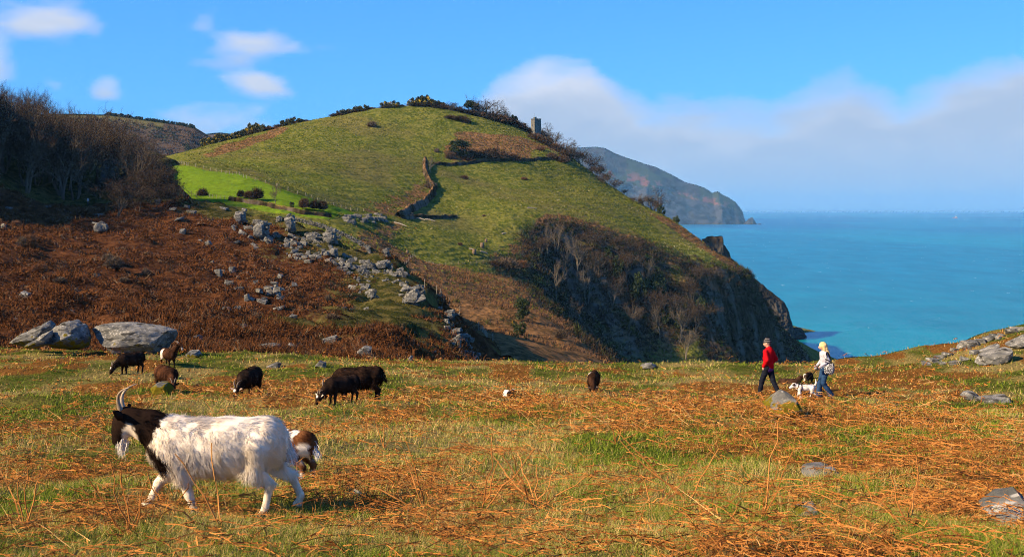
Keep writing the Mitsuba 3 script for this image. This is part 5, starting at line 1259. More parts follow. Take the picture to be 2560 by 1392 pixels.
LEGS = {'walk': dict(f=[[(.29, .085, .42), (.245, .095, .275), (.205, .095, .150), (.172, .095, .062), (.160, .095, .012)], [(.33, -.085, .42), (.390, -.09, .265), (.462, -.09, .190), (.505, -.09, .098), (.548, -.09, .040)]],
                     h=[[(-.25, .085, .47), (-.235, .10, .325), (-.345, .10, .225), (-.315, .10, .075), (-.292, .10, .012)], [(-.27, -.085, .46), (-.300, -.10, .325), (-.455, -.10, .235), (-.520, -.10, .105), (-.500, -.10, .045)]]),
        'stand': dict(f=[[(.29, s * .085, .42), (.28, s * .095, .275), (.295, s * .095, .165), (.292, s * .095, .06), (.302, s * .095, .012)] for s in (1, -1)],
                      h=[[(-.25, s * .085, .47), (-.215, s * .10, .33), (-.335, s * .10, .235), (-.315, s * .10, .08), (-.298, s * .10, .012)] for s in (1, -1)]),
        'lie': dict(f=[[(.28, s * .10, .40), (.36, s * .14, .29), (.44, s * .13, .315), (.36, s * .12, .285), (.32, s * .11, .28)] for s in (1, -1)],
                    h=[[(-.22, s * .13, .42), (-.06, s * .19, .31), (-.24, s * .19, .29), (-.10, s * .20, .28), (-.06, s * .20, .28)] for s in (1, -1)])}
HEADS = {'walk': [(.35, .52), (.50, .595), (.625, .635), (.665, .655), (.722, .500)], 'graze': [(.36, .46), (.50, .38), (.61, .285), (.655, .255), (.735, .085)],
         'up': [(.34, .55), (.47, .69), (.575, .80), (.615, .83), (.765, .775)], 'lie': [(.34, .50), (.44, .62), (.50, .72), (.535, .745), (.675, .690)]}


def goat(name, label, pos, heading, head='graze', legs='stand', s=1.0, colour=None, horns=.22, furn=3500, res=.021, yaw=0.0, beard=None, earc=None, hornc=((.10, .085, .07), (.25, .20, .15)), group=None, hair=.05, shag=1.0, tail=True, big=False, cat='goat', wide=1.0, legr=1.0):
    """A goat: one continuous body, hair, horns, ears, eyes; standing at pos and looking along heading."""
    rng = np.random.default_rng(abs(hash(label)) % 1000 if False else sum(map(ord, label)))
    H = HEADS[head]; cy, sy = math.cos(yaw), math.sin(yaw); bx = H[0][0]

    def hp(x, z, y=0.0, w=1.0):
        """A point of the head and neck, turned by the yaw about the foot of the neck."""
        u = (x - bx) * w; return (bx + u * cy - y * sy, u * sy + y * cy, z)
    B = [((.33, 0, .475), (-.04, 0, .462), .182, .192, .92 * wide), ((-.04, 0, .462), (-.285, 0, .50), .192, .166, .92 * wide), ((.36, 0, .43), (.30, 0, .40), .135, .14, .95 * wide), ((-.30, 0, .50), (-.345, 0, .475), .13, .095)]
    nk = [hp(*H[i]) for i in range(5)]
    poll, muz = np.array(nk[3]), np.array(nk[4]); ax = unit(muz - poll); dn = unit(np.array([ax[2] * cy, ax[2] * sy, -(ax[0] * cy + ax[1] * sy)])) * -1
    if dn[2] > 0 and head != 'walk' and head != 'graze': dn = -dn
    dn = dn if (dn @ np.array([-cy, -sy, -.2])) > 0 else -dn                # towards the throat
    hs = .80 if big is False and s < .6 else 1.0
    B += [((bx - .02, 0, H[0][1]), nk[1], .150, .108, .8), (nk[1], nk[2], .108, .078, .85), (nk[2], poll, .078, .064, .9), (poll + dn * .004, poll + (muz - poll) * .55, .064, .050, .84), (poll + (muz - poll) * .5, muz, .048, .036, .86),
          (poll + (muz - poll) * .25 + dn * .038, poll + (muz - poll) * .85 + dn * .018, .042, .024, .7), (poll + (muz - poll) * .30, poll + (muz - poll) * .34, .054, .052, .98)]
    for part in ('f', 'h'):
        for j in LEGS[legs][part]:
            r = ((.082, .046, .031, .023, .030) if part == 'f' else (.108, .062, .032, .023, .030)); r = [q * (legr if i > 1 else 1) for i, q in enumerate(r)]
            for i in range(4):
                B.append((j[i], j[i + 1], r[i], r[i + 1] if i < 3 else .028 * legr, 1.0, .02))
            e = np.array(j[4]); B.append((e, e + [.022, 0, -.002], .027 * legr, .020 * legr, 1.0, .012))
    m = skin(B, res, .045); v = np.array(m.vertices)
    drop = .275 if legs == 'lie' else 0.0
    M = T().translate([float(a) for a in pos]).rotate([0, 0, 1], float(math.degrees(heading))).scale(float(s)).translate([0, 0, -drop])
    k = tag(key(name), label, cat, group); info = dict(poll=poll, muz=muz, dn=dn, ax=ax, hp=hp)
    col = lambda p, r, fine=1.0: colour(p, r, info)
    put(k + '__body', m, 'mat_plain', smooth=True, color=col(v, rng), world=M)

    def length(p):
        z, x = p[:, 2], p[:, 0]
        body = sstep(.5, .36, x) * sstep(.17, .33, z); L = .014 + hair * body * (.42 + .85 * sstep(.52, .34, z)) * (1 - .25 * sstep(.60, .66, z))
        hd = np.linalg.norm(p - (poll + muz) / 2, axis=1) < .16
        return np.where(hd, .010, np.where((x > .34) & (z > .3), np.maximum(L, hair * .55), L))

    def flow(p):
        z = p[:, 2]; back = sstep(.56, .66, z)
        f = np.stack([-.45 - .5 * back, 0 * z, -.95 + .8 * back], -1); return unit(f)
    fur(k + '__hair', m, furn, rng, length, lambda p, r: col(p, r), flow, .0042 * (1.0 if big else 2.4), M, clump=.045 if big else .06)
    sd = unit(np.cross(ax, dn))
    for q in (1, -1):
        hb = poll - ax * .035 - dn * .030 + sd * q * .026
        if horns:
            back = -unit(np.array([cy, sy, 0])); up = unit(-ax * .62 - dn * .6)
            mid = hb + up * horns * .62 + sd * q * horns * .08; tip = hb + up * horns * .84 + unit(dn - ax * .25) * horns * .62 + sd * q * horns * .26
            hv, hf = horn(hb, mid, tip, .019 if big else .020); t = n3(hv[:, 0] * 60, hv[:, 1] * 60, hv[:, 2] * 60, 2)[:, None]
            put(key(k + '__horn'), (hv, hf), 'mat_horn', smooth=True, color=np.array(hornc[0]) * (1 - t) + np.array(hornc[1]) * t, world=M)
        eb = poll - ax * .004 + dn * .010 + sd * q * .052; et = eb + sd * q * .115 - ax * .035 + unit(-dn) * .025 + (np.array([.02, 0, .03]) if big else 0)
        ev, ef = leaf(eb, et, .062, -dn)
        ec = col(np.tile(eb, (len(ev), 1)), rng) if earc is None else np.tile(np.array(earc), (len(ev), 1))
        put(key(k + '__ear'), (ev, ef), 'mat_plain', smooth=True, color=ec, world=M)
        put(key(k + '__eye'), ball(poll + (muz - poll) * .30 + sd * q * .047 - dn * .014, .0115, 1), 'mat_horn', smooth=True, color=(.05, .035, .015), world=M)
    if beard is not None:
        n = 520; c0 = poll + (muz - poll) * .86 + dn * .036; p = c0 + rng.normal(0, .014, (n, 3)); L = rng.uniform(.06, .125, n)
        g = np.array([-.15 * cy, 0, -1]) + .35 * np.array([cy, sy, 0]); p1 = p + unit(g + rng.normal(0, .06, (n, 3))) * (L * .5)[:, None]; p2 = p1 + unit(g * 1.0 + [-.25, 0, 0] + rng.normal(0, .05, (n, 3))) * (L * .5)[:, None]
        bv, bf, kk = strips(np.stack([p, p1, p2], 1), np.full(n, .006), unit(rng.normal(0, 1, (n, 3)) * [1, 1, .1])); put(k + '__beard', (bv, bf), 'mat_plain', color=np.repeat(np.array(beard) * rng.uniform(.8, 1.1, (n, 1)), kk, 0), world=M)
    if tail:
        n = 420; tb = np.array([-.405, 0, .545]); te = np.array([-.475, 0, .395]) if legs != 'lie' else np.array([-.46, 0, .42]); t = rng.random(n); p = tb + (te - tb) * t[:, None] + rng.normal(0, .016, (n, 3)) * [1, 1.1, .6]
        d1 = unit(np.array([-.30, 0, -.9]) + rng.normal(0, .18, (n, 3))); L = rng.uniform(.05, .10, n); p1 = p + d1 * (L * .5)[:, None]; p2 = p1 + unit(d1 + [.10, 0, -.25]) * (L * .5)[:, None]
        tv, tf, kk = strips(np.stack([p, p1, p2], 1), np.full(n, .010), unit(rng.normal(0, 1, (n, 3)))); tc = col(np.tile(tb, (n, 1)), rng) if not isinstance(tail, tuple) else np.tile(np.array(tail), (n, 1)) * rng.uniform(.8, 1.1, (n, 1))
        put(k + '__tail', (tv, tf), 'mat_plain', color=np.repeat(tc, kk, 0), world=M)
    return k


def blend(a, b, t):
    return np.array(a) * (1 - t)[:, None] + np.array(b) * t[:, None]


def coat_white(p, r, g):
    x, z = p[:, 0], p[:, 2]; j = (n3(p[:, 0] * 26, p[:, 1] * 26, z * 26, 3, 3) - .5) * .10 + r.normal(0, .006, len(p))
    edge = np.interp(z, [.20, .27, .33, .40, .445, .48, .55, .62, .70], [.50, .40, .375, .355, .405, .455, .450, .405, .365])
    blk = sstep(-.006, .006, x - edge + j)
    chest = sstep(.0, .02, (x - .40) + (.47 - z) * .30 - .075 + j) * sstep(.46, .42, z) * sstep(.2, .25, z)
    blk = np.where((z < .24) & (x < .60), 0, blk * (1 - .75 * chest))
    th = g['poll'] + (g['muz'] - g['poll']) * .42 + g['dn'] * .085; td = np.linalg.norm((p - th) * [.85, .6, .62], axis=1)
    blk = blk * sstep(.052, .066, td + j * .3)
    mz = g['muz']; blk = blk * sstep(.022, .03, np.linalg.norm(p - (mz + g['dn'] * .025 + g['ax'] * .012), axis=1))
    t = np.clip(.5 + (n3(x * 9, p[:, 1] * 9, z * 5, 3, 8) - .5) * 1.6 + r.normal(0, .12, len(p)), 0, 1)
    wht = blend((.72, .615, .47), (.90, .845, .75), t); leg = sstep(.30, .20, z); wht = wht * (1 - leg * .30 * sstep(.45, .62, n3(x * 30, p[:, 1] * 30, z * 22, 3, 12)))[:, None] * (1 - .10 * leg[:, None] * np.array([0, .3, 1.0])); hoof = z < .030
    c = blend((0, 0, 0), (1, 1, 1), 0 * x) + wht * (1 - blk)[:, None] + blend((.011, .008, .007), (.027, .016, .012), t) * blk[:, None]
    return np.where(hoof[:, None], [.10, .08, .065], c)


def coat_dark(lo, hi, patch=None, face=0.0):
    def f(p, r, g):
        x, z = p[:, 0], p[:, 2]; t = np.clip(.5 + (n3(x * 8, p[:, 1] * 8, z * 4, 3, 8) - .5) * 2.2 + r.normal(0, .15, len(p)), 0, 1) ** 1.3
        c = blend(lo, hi, t)
        if patch is not None:
            w = patch(p, (n3(x * 22, p[:, 1] * 22, z * 22, 2, 3) - .5) * .09); c = c * (1 - w)[:, None] + np.array([.74, .69, .62]) * w[:, None]
        if face:
            q = np.linalg.norm(p - (g['poll'] - g['dn'] * .05 + g['ax'] * .03), axis=1); w = sstep(.045, .03, q) * face; c = c * (1 - w)[:, None] + np.array([.7, .67, .62]) * w[:, None]
        return c
    return f


DK = ((.008, .0065, .006), (.044, .027, .020)); BR = ((.014, .008, .006), (.085, .040, .023))
rad = math.radians


def foot(px, py, lift=.0):
    p = hit(px, py); return p - [0, 0, .03 - lift]


p0 = hit(560, 1284); p0 = np.array([(556 - CX) / F * 8.45, 8.45, 0.0]); p0[2] = float(np.mean([hN(p0[0] + a, p0[1]) for a in (-.5, -.2, .1, .3)])) + .035
goat('goat', 'large white goat with a black head and neck walking across the foreground', p0, rad(180), 'walk', 'walk', 1.0, coat_white, horns=.25, furn=50000, res=.0135, beard=(.80, .76, .70), earc=(.022, .016, .014), hornc=((.16, .125, .09), (.42, .33, .23)), hair=.064, big=True, tail=(.78, .74, .70))
kid = lambda p, j: np.clip(sstep(.02, -.02, np.abs(p[:, 0] + .36 + j) - .05) * sstep(.26, .36, p[:, 2]) * sstep(.56, .48, p[:, 2]) + sstep(.016, -.016, np.abs(p[:, 0] - .02 + j * 2) - .045) * sstep(.52, .6, p[:, 2]) + sstep(.19, .15, p[:, 2]) * (p[:, 2] > .03) + sstep(.016, -.016, np.abs(p[:, 0] + .16 + j * 2) - .04) * sstep(.54, .6, p[:, 2]), 0, 1)
goat('kid', 'small brown and white kid half hidden behind the white goat', foot(718, 1196), rad(150), 'graze', 'stand', .72, coat_dark((.045, .017, .008), (.20, .085, .034), kid), horns=0, furn=6000, hair=.035, tail=(.80, .78, .74), res=.018, cat='goat', legr=1.2)
wf = lambda a, b, s=0: (lambda p, j: sstep(.02, -.02, np.abs(p[:, 0] - a + j) - b) * sstep(.66, .60, p[:, 2]) * sstep(.16, .26, p[:, 2]) * ((p[:, 1] * s > -.02) if s else 1.0))
goat('goat', 'dark shaggy goat grazing furthest left, in front of the large boulder', foot(330, 932), rad(236), 'graze', 'stand', 1.08, coat_dark(*DK, None, 1), horns=.24, furn=4500, hair=.075, wide=1.1, yaw=-.3)
goat('goat', 'dark brown white flanked goat standing with its head up by the large boulder', foot(420, 914), rad(-48), 'up', 'stand', .98, coat_dark(*BR, wf(-.17, .075)), horns=.24, furn=3500, hair=.045, yaw=.55, beard=(.60, .56, .50))
goat('goat', 'reddish brown shaggy goat grazing to the right beside the yellow moss', foot(414, 976), rad(-52), 'graze', 'stand', 1.08, coat_dark((.017, .009, .007), (.10, .043, .022)), horns=.20, furn=4500, hair=.075, wide=1.12, yaw=-.25)
goat('goat', 'round black brown goat grazing head on between the brown goat and the horned goat', foot(626, 990), rad(262), 'graze', 'stand', 1.12, coat_dark(*DK, None, 1), horns=.25, furn=5000, hair=.08, wide=1.15, yaw=-.3, earc=(.32, .24, .20))
goat('goat', 'large black brown goat with upright horns grazing side on in mid meadow', foot(900, 1003), rad(198), 'graze', 'stand', 1.20, coat_dark((.009, .007, .006), (.052, .028, .018), None, 1), horns=.30, furn=6000, hair=.075, yaw=.22, beard=None, res=.018)
goat('goat', 'younger dark goat grazing close against the large horned goat', foot(858, 1006), rad(222), 'graze', 'stand', .86, coat_dark(*DK, None, 1), horns=.15, furn=3000, hair=.05, earc=(.55, .48, .42))
goat('goat', 'dark goat with a white side patch grazing head on right of the meadow centre', foot(1484, 980), rad(262), 'graze', 'stand', .98, coat_dark(*BR, wf(.02, .085, -1)), horns=.0, furn=5000, hair=.055, wide=.92, yaw=.1, earc=(.10, .08, .07))
goat('kid', 'tiny black and white kid lying in the bracken in the centre', foot(1271, 989), rad(-62), 'lie', 'lie', .46, coat_dark((.012, .009, .008), (.03, .02, .017), lambda p, j: sstep(.14, .08, p[:, 0] + j), 1), horns=0, furn=2500, hair=.03, earc=(.62, .56, .52), legr=1.2)
goat('goat', 'dark brown horned goat lying in the grass between the walkers', foot(1972, 958, -.10), rad(-14), 'lie', 'lie', .80, coat_dark((.022, .013, .010), (.085, .045, .028)), horns=.26, furn=2500, hair=.04, yaw=.1)
goat('kid', 'small dark kid with a white rump grazing behind the white dog', foot(2020, 958), rad(58), 'graze', 'stand', .62, coat_dark(*DK, wf(-.33, .08, 1)), horns=0, furn=2500, hair=.04, wide=1.15)

# ------------------------------------------------------------------ the walkers, their dog, the walker on the far path
def hand(k, wrist, along, palm, size, curl, world, col=(.55, .34, .25)):
    """A hand: palm, four bent fingers of their own lengths and a thumb from its side."""
    a, n = unit(np.array(along, float)), np.array(palm, float); n = unit(n - a * (a @ n)); s = np.cross(a, n); w = np.array(wrist, float); L = size
    B = [(w, w + a * L * .42, L * .13, L * .16, 1.0), (w + a * L * .25 + s * L * .13, w + a * L * .45 + s * L * .16, L * .10, L * .09), (w + a * L * .25 - s * L * .12, w + a * L * .45 - s * L * .15, L * .10, L * .09)]
    for i, (off_, ln) in enumerate(((.19, .42), (.065, .50), (-.065, .46), (-.18, .36))):
        p = w + a * L * .46 + s * L * off_; d = a
        for j, fr in enumerate((.42, .33, .25)):
            c = curl * (.5 + .35 * j); d = unit(d * math.cos(c) + n * math.sin(c)); q = p + d * L * ln * fr; B.append((p, q, L * (.052 - .006 * j), L * (.048 - .006 * j), 1.0, .004)); p = q
    p = w + a * L * .14 + s * L * .16; d = unit(a * .6 + s * .55 + n * .35)
    for j in range(3):
        q = p + d * L * .17; B.append((p, q, L * (.062 - .008 * j), L * (.056 - .008 * j), 1.0, .005)); p = q; d = unit(d + n * .35 + a * .2)
    put(key(k), skin(B, L * .045, .012), 'mat_plain', smooth=True, color=col, world=world)


def shade_cloth(v, base, amt=.25, sc=14):
    t = (n3(v[:, 0] * sc, v[:, 1] * sc, v[:, 2] * sc * .8, 3, 4) - .5)[:, None]
    return np.array(base) * (1 + amt * 2 * t)


def wrinkle(m, amp, fr, seed=0):
    v = np.array(m.vertices); n = m.vertex_normals
    w = n3(v[:, 0] * fr, v[:, 1] * fr, v[:, 2] * fr * 1.6, 3, seed) - .5
    m.vertices = v + n * (w * 2 * amp)[:, None]; return m


def figure(name, label, pos, heading, s, parts):
    """A person from bones: parts is {part name: (bones, resolution, colour function or colour, wrinkle)}."""
    M = T().translate([float(a) for a in pos]).rotate([0, 0, 1], float(math.degrees(heading))).scale(float(s)); k = tag(key(name), label, 'person')
    for part, (B, h, c, wr) in parts.items():
        m = skin(B, h, .03 if 'shoe' not in part else .02)
        if wr: wrinkle(m, wr, 11, 3)
        v = np.array(m.vertices); put(f'{k}__{part}', m, 'mat_plain', smooth=True, color=c(v) if callable(c) else shade_cloth(v, c), world=M)
    return k, M


SK = (.58, .36, .27)
# the man: back to us, walking left and away, hands in his pockets
pm = hit(1921, 988); pm[2] -= .03
hipz = .90
man = {'body': ([((0, 0, 1.50), (.01, 0, 1.58), .058, .055), ((.02, .012, 1.66), (.035, .016, 1.70), .088, .092, .86), ((.075, .03, 1.60), (.085, .034, 1.63), .050, .055, .9), ((.125, .045, 1.645), (.135, .05, 1.625), .018, .022), ((.02, .098, 1.645), (.015, .102, 1.67), .022, .024, .6), ((.06, -.075, 1.645), (.055, -.08, 1.67), .022, .024, .6)], .012, SK, 0),
       'hat': ([((.012, .008, 1.735), (.020, .012, 1.755), .104, .100, .9), ((.0, .0, 1.70), (.05, .02, 1.715), .094, .094, .92)], .013, lambda v: np.where((np.sin((v[:, 2] + .25 * (v[:, 0] - .02) * 0) * 105) > .2)[:, None], [.20, .19, .20], [.012, .012, .014]), 0),
       'hoodie': ([((0, .0, 1.02), (0, 0, 1.20), .150, .158, 1.12), ((0, 0, 1.20), (.0, 0, 1.38), .158, .150, 1.25), ((0, .16, 1.41), (0, -.16, 1.41), .082, .082), ((-.055, 0, 1.46), (-.03, 0, 1.49), .085, .085, 1.45), ((-.10, 0, 1.40), (-.075, 0, 1.46), .05, .06, 1.7),
                   ((0, .19, 1.40), (-.10, .27, 1.16), .082, .072), ((-.10, .27, 1.16), (.06, .205, .965), .070, .056), ((0, -.19, 1.40), (-.11, -.27, 1.16), .082, .072), ((-.11, -.27, 1.16), (.05, -.205, .965), .070, .056), ((0, 0, .945), (0, 0, 1.03), .166, .156, 1.14)], .018, lambda v: shade_cloth(v, (.50, .008, .014), .35, 10), .014),
       'shirt': ([((0, .04, .895), (0, -.04, .895), .146, .146, 1.05)], .02, (.10, .035, .20), .006),
       'trousers': ([((0, .085, .93), (0, -.085, .93), .122, .122), ((0, .095, .90), (.17, .10, .50), .110, .082), ((.17, .10, .50), (.245, .10, .10), .080, .072), ((0, -.095, .90), (-.10, -.10, .50), .110, .082), ((-.10, -.10, .50), (-.31, -.10, .13), .080, .074)], .018, lambda v: shade_cloth(v, (.014, .017, .028), .4, 9), .014),
       'shoe': ([((.225, .10, .055), (.37, .115, .04), .048, .042)], .014, (.03, .028, .026), 0), 'shoe_001': ([((-.335, -.10, .10), (-.215, -.11, .035), .046, .042)], .014, (.03, .028, .026), 0)}
k, M = figure('person', 'person in a red hooded top, dark jeans and a striped woollen hat, seen from behind', pm, rad(140), 1.0, man)
for q in (1, -1):
    put(key(k + '__eye'), ball((.118, .040 + q * .034, 1.672), .012, 1), 'mat_horn', smooth=True, color=(.06, .04, .03), world=M)
    hand(k + '__hand', (.055, q * .207, .955), (.25, -q * .05, -.9), (0, -q, -.1), .155, .35, M, SK)
# the woman: walking left, leaning a little, a bag on her near shoulder, the lead in her near hand
pw = hit(2062, 992); pw[2] -= .02
HAIR = lambda v: np.array([.78, .56, .27]) * (.62 + .75 * n3(v[:, 0] * 60, v[:, 1] * 60, v[:, 2] * 7, 2, 5))[:, None]
HOOD = lambda v: np.where((((np.abs((v - np.array([.02, .27, 1.19])) @ unit(np.array([.30, .06, -.62])) - .0) < .022) | (np.abs((v - np.array([.02, .27, 1.19])) @ unit(np.array([.30, .06, -.62])) - .07) < .020)) & (v[:, 1] > .17) & (v[:, 2] < 1.30))[:, None], [.03, .03, .045], shade_cloth(v, (.46, .46, .54), .22, 12))
woman = {'body': ([((.045, 0, 1.43), (.06, 0, 1.50), .046, .044), ((.075, 0, 1.575), (.085, 0, 1.60), .082, .086, .86), ((.125, -.01, 1.53), (.13, -.01, 1.55), .045, .05, .9), ((.178, -.015, 1.565), (.186, -.015, 1.545), .015, .018), ((.07, .078, 1.57), (.068, .08, 1.59), .02, .02, .6)], .012, SK, 0),
         'hair': ([((.065, 0, 1.615), (.05, 0, 1.60), .108, .106, .92), ((.02, .01, 1.60), (-.055, .01, 1.42), .088, .075, 1.05), ((-.05, .0, 1.43), (-.13, 0, 1.27), .070, .030, 1.0), ((-.02, .06, 1.50), (-.115, .08, 1.36), .05, .024), ((.05, .08, 1.58), (.03, .085, 1.42), .035, .025)], .013, HAIR, .012),
         'hoodie': ([((.0, 0, .96), (.01, 0, 1.14), .135, .130, 1.1), ((.01, 0, 1.14), (.03, 0, 1.33), .130, .128, 1.2), ((.035, .14, 1.36), (.035, -.14, 1.36), .070, .070), ((-.03, 0, 1.37), (-.01, 0, 1.41), .075, .07, 1.35), ((.035, .17, 1.35), (-.03, .255, 1.15), .070, .060), ((-.03, .255, 1.15), (.225, .265, .985), .058, .042),
                    ((.035, -.17, 1.35), (.01, -.24, 1.13), .070, .060), ((.01, -.24, 1.13), (.17, -.20, .98), .058, .042)], .016, HOOD, .010),
         'trousers': ([((0, .08, .90), (0, -.08, .90), .118, .118), ((0, .09, .87), (.075, .095, .47), .104, .074), ((.075, .095, .47), (-.175, .10, .085), .070, .086, 1.0), ((0, -.09, .87), (.12, -.095, .47), .104, .074), ((.12, -.095, .47), (.165, -.10, .06), .070, .098)], .017, lambda v: shade_cloth(v, (.022, .055, .13), .45, 9), .012),
         'shoe': ([((-.20, .10, .09), (-.10, .105, .03), .04, .036)], .014, (.05, .04, .035), 0), 'shoe_001': ([((.15, -.10, .035), (.27, -.10, .03), .04, .034)], .014, (.05, .04, .035), 0)}
k, M = figure('person', 'person with long blonde hair in a pale grey hooded top and flared blue jeans', pw, rad(184), 1.0, woman)
for q in (1, -1):
    put(key(k + '__eye'), ball((.158, -.012 + q * .032, 1.588), .011, 1), 'mat_horn', smooth=True, color=(.06, .05, .05), world=M)
hand(k + '__hand', (.235, .266, .975), (.72, 0, -.5), (0, -.9, -.3), .155, 1.0, M, SK)
hand(k + '__hand', (.18, -.198, .972), (.8, 0, -.4), (0, .9, -.3), .155, .9, M, SK)
Mw = np.array(M.matrix, float)
wpt = lambda p: (Mw @ np.array([*p, 1.0]))[:3]
# her bag
kb = tag(key('shoulder_bag'), 'black and white patterned bag hanging from the blonde walker\'s shoulder', 'bag')
bm = skin([((-.11, .275, .90), (.03, .275, .89), .105, .10, .55), ((-.12, .275, 1.02), (.0, .27, 1.0), .085, .08, .5), ((-.10, .275, .83), (.01, .275, .83), .085, .08, .55)], .014, .05); wrinkle(bm, .010, 12, 2); v = np.array(bm.vertices)
pat = n3(v[:, 0] * 42, v[:, 1] * 42, v[:, 2] * 42, 2, 8); put(kb + '__body', bm, 'mat_plain', smooth=True, color=np.where((pat > .5)[:, None], [.66, .66, .66], [.02, .02, .024]), world=M)
for q in (0, 1):
    t = np.linspace(0, 1, 14)[:, None]; a, c, e = np.array([-.12 + .02 * q, .30 - .05 * q, 1.08]), np.array([.0, .30 - .06 * q, 1.50]), np.array([.03 + .02 * q, .30 - .05 * q, 1.06])
    sp = a * (1 - t) ** 2 + 2 * np.array([.035, .21, 1.80]) * t * (1 - t) + e * t ** 2
    put(key(kb + '__strap'), tube(sp, .0125, 5), 'mat_plain', color=(.015, .015, .02), world=M)
kc = tag(key('hand_camera'), 'small black and silver camera held in the blonde walker\'s near hand', 'camera')
mfb = mf.Manifold.cube((.045, .115, .075), True).refine(2).to_mesh(); put(kc + '__body', (np.array(mfb.vert_properties[:, :3]) + [.335, .262, .945], np.array(mfb.tri_verts)), 'mat_horn', color=(.03, .03, .032), world=M)
put(kc + '__lens', tube([(.355, .262, .943), (.405, .262, .938)], [.034, .030], 12), 'mat_horn', color=(.36, .36, .37), world=M)
# the dog
pd = hit(2012, 994); pd[2] -= .02
DB = [((.16, 0, .29), (-.02, 0, .285), .085, .080, .9), ((-.02, 0, .285), (-.20, 0, .30), .080, .078, .9), ((.18, 0, .31), (.265, 0, .345), .066, .055, .9), ((.275, 0, .35), (.315, 0, .335), .056, .050, .95), ((.315, 0, .33), (.405, 0, .285), .036, .026, .9), ((.32, 0, .315), (.39, 0, .272), .028, .02, .9)]
for x, y in ((.15, .055), (.13, -.055)):
    e = .05 if y < 0 else -.03
    DB += [((x, y, .25), (x + e * .3, y, .14), .042, .027), ((x + e * .3, y, .14), (x + e, y, .025), .024, .020), ((x + e, y, .022), (x + e + .03, y, .018), .022, .018)]
for x, y, e in ((-.19, .055, -.06), (-.19, -.055, .05)):
    DB += [((x, y, .27), (x + .03 + e * .2, y, .18), .060, .036), ((x + .03 + e * .2, y, .18), (x - .035 + e, y, .115), .030, .022), ((x - .035 + e, y, .115), (x - .015 + e, y, .025), .020, .020), ((x - .015 + e, y, .022), (x + .02 + e, y, .018), .022, .018)]
DB += [((-.26, 0, .33), (-.30, 0, .42), .026, .020), ((-.30, 0, .42), (-.285, 0, .51), .020, .012)]
kd = tag(key('dog'), 'white terrier in a black harness walking on a lead between the two walkers', 'dog')
MD = T().translate([float(a) for a in pd]).rotate([0, 0, 1], 178.0).scale(1.16)
m = skin(DB, .011, .03); v = np.array(m.vertices); hp_ = np.linalg.norm((v - np.array([.30, .05, .37])) * [1, .8, 1], axis=1)
put(kd + '__body', m, 'mat_plain', smooth=True, world=MD, color=np.where((hp_ < .038)[:, None], [.03, .028, .03], np.where((np.linalg.norm(v - [.435, 0, .283], axis=1) < .03)[:, None], [.015, .012, .012], shade_cloth(v, (.76, .74, .72), .1, 20))))
rg = np.random.default_rng(4)
fur(kd + '__coat', m, 7000, rg, lambda p: np.where(p[:, 0] > .27, .012, .022 + 0 * p[:, 0]), lambda p, r: np.where((np.linalg.norm((p - np.array([.30, .05, .37])) * [1, .8, 1], axis=1) < .036)[:, None], [.03, .028, .03], np.array([.78, .76, .74]) * r.uniform(.82, 1.08, (len(p), 1))), lambda p: np.tile([-.9, 0, -.35], (len(p), 1)), .008, MD)
for q in (1, -1):
    put(key(kd + '__ear'), leaf((.285, q * .045, .40), (.315, q * .075, .345), .05, (0, q, .4)), 'mat_plain', smooth=True, color=(.05, .04, .04) if q == 1 else (.6, .57, .54), world=MD)
    put(key(kd + '__eye'), ball((.335, q * .040, .352), .009, 1), 'mat_horn', smooth=True, color=(.02, .015, .01), world=MD)
put(kd + '__nose', ball((.430, 0, .289), .016, 1), 'mat_horn', smooth=True, color=(.012, .01, .01), world=MD)
kh = kd + '__harness'; g = np.linspace(0, 2 * np.pi, 25)
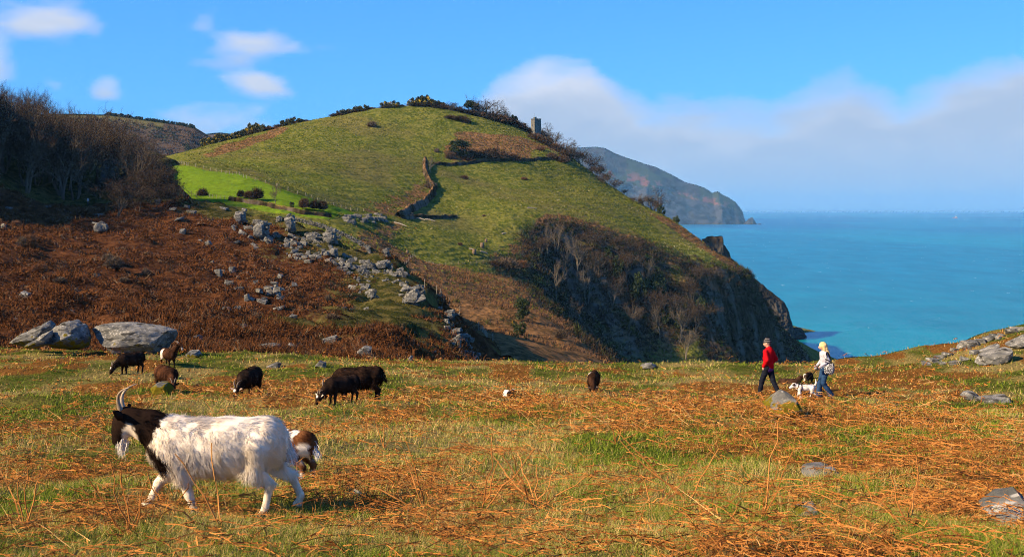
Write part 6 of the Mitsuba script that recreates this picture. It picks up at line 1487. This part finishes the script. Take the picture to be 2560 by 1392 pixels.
ring = lambda x, r, z, tilt: tube(np.stack([x + tilt * np.sin(g), np.cos(g) * r * .92, z + np.sin(g) * r], -1), .011, 5, False)
put(kh, join([ring(.095, .098, .288, .0), ring(.195, .084, .312, -.03), tube([(.19, 0, .40), (.095, 0, .388)], .012, 5)]), 'mat_plain', color=(.02, .02, .022), world=MD)
kl = tag(key('dog_lead'), 'black lead running from the blonde walker\'s hand to the white dog', 'lead')
a = wpt((.32, .255, .93)); b = (np.array(MD.matrix, float) @ np.array([.11, 0, .39, 1.0]))[:3]; t = np.linspace(0, 1, 12)[:, None]
put(kl, tube(a * (1 - t) + b * t - np.array([0, 0, .05]) * np.sin(np.pi * t), .0115, 5), 'mat_plain', color=(.015, .015, .016))
# the walker on the far path
pf = hit(220, 513, 100)
far = {'body': ([((0, 0, 1.46), (0, 0, 1.56), .05, .05), ((.01, 0, 1.60), (.02, 0, 1.64), .088, .09, .88), ((.03, .24, .92), (.04, .24, .86), .035, .03), ((-.16, -.3, .93), (-.17, -.31, .87), .035, .03), ((.10, 0, 1.60), (.11, 0, 1.59), .02, .02)], .02, (.34, .22, .16), 0),
       'jacket': ([((0, 0, .90), (0, 0, 1.16), .155, .150, 1.1), ((0, 0, 1.16), (0, 0, 1.36), .150, .14, 1.2), ((0, .15, 1.38), (0, -.15, 1.38), .075, .075), ((0, .17, 1.37), (-.03, .25, 1.14), .072, .062), ((-.03, .25, 1.14), (.03, .245, .95), .06, .045), ((0, -.17, 1.37), (-.06, -.27, 1.14), .072, .062), ((-.06, -.27, 1.14), (-.15, -.30, .95), .06, .045)], .024, lambda v: np.where((v[:, 1] < -.04)[:, None], [.16, .42, .46], [.80, .82, .84]), .01),
       'trousers': ([((0, .08, .90), (0, -.08, .90), .115, .115), ((0, .09, .87), (.10, .09, .47), .10, .07), ((.10, .09, .47), (.12, .09, .06), .07, .06), ((0, -.09, .87), (-.06, -.09, .47), .10, .07), ((-.06, -.09, .47), (-.22, -.09, .10), .07, .06)], .024, (.06, .07, .09), .01)}
figure('person', 'tiny walker in a white and turquoise jacket on the path below the bare wood', pf, rad(215), 1.0, far)
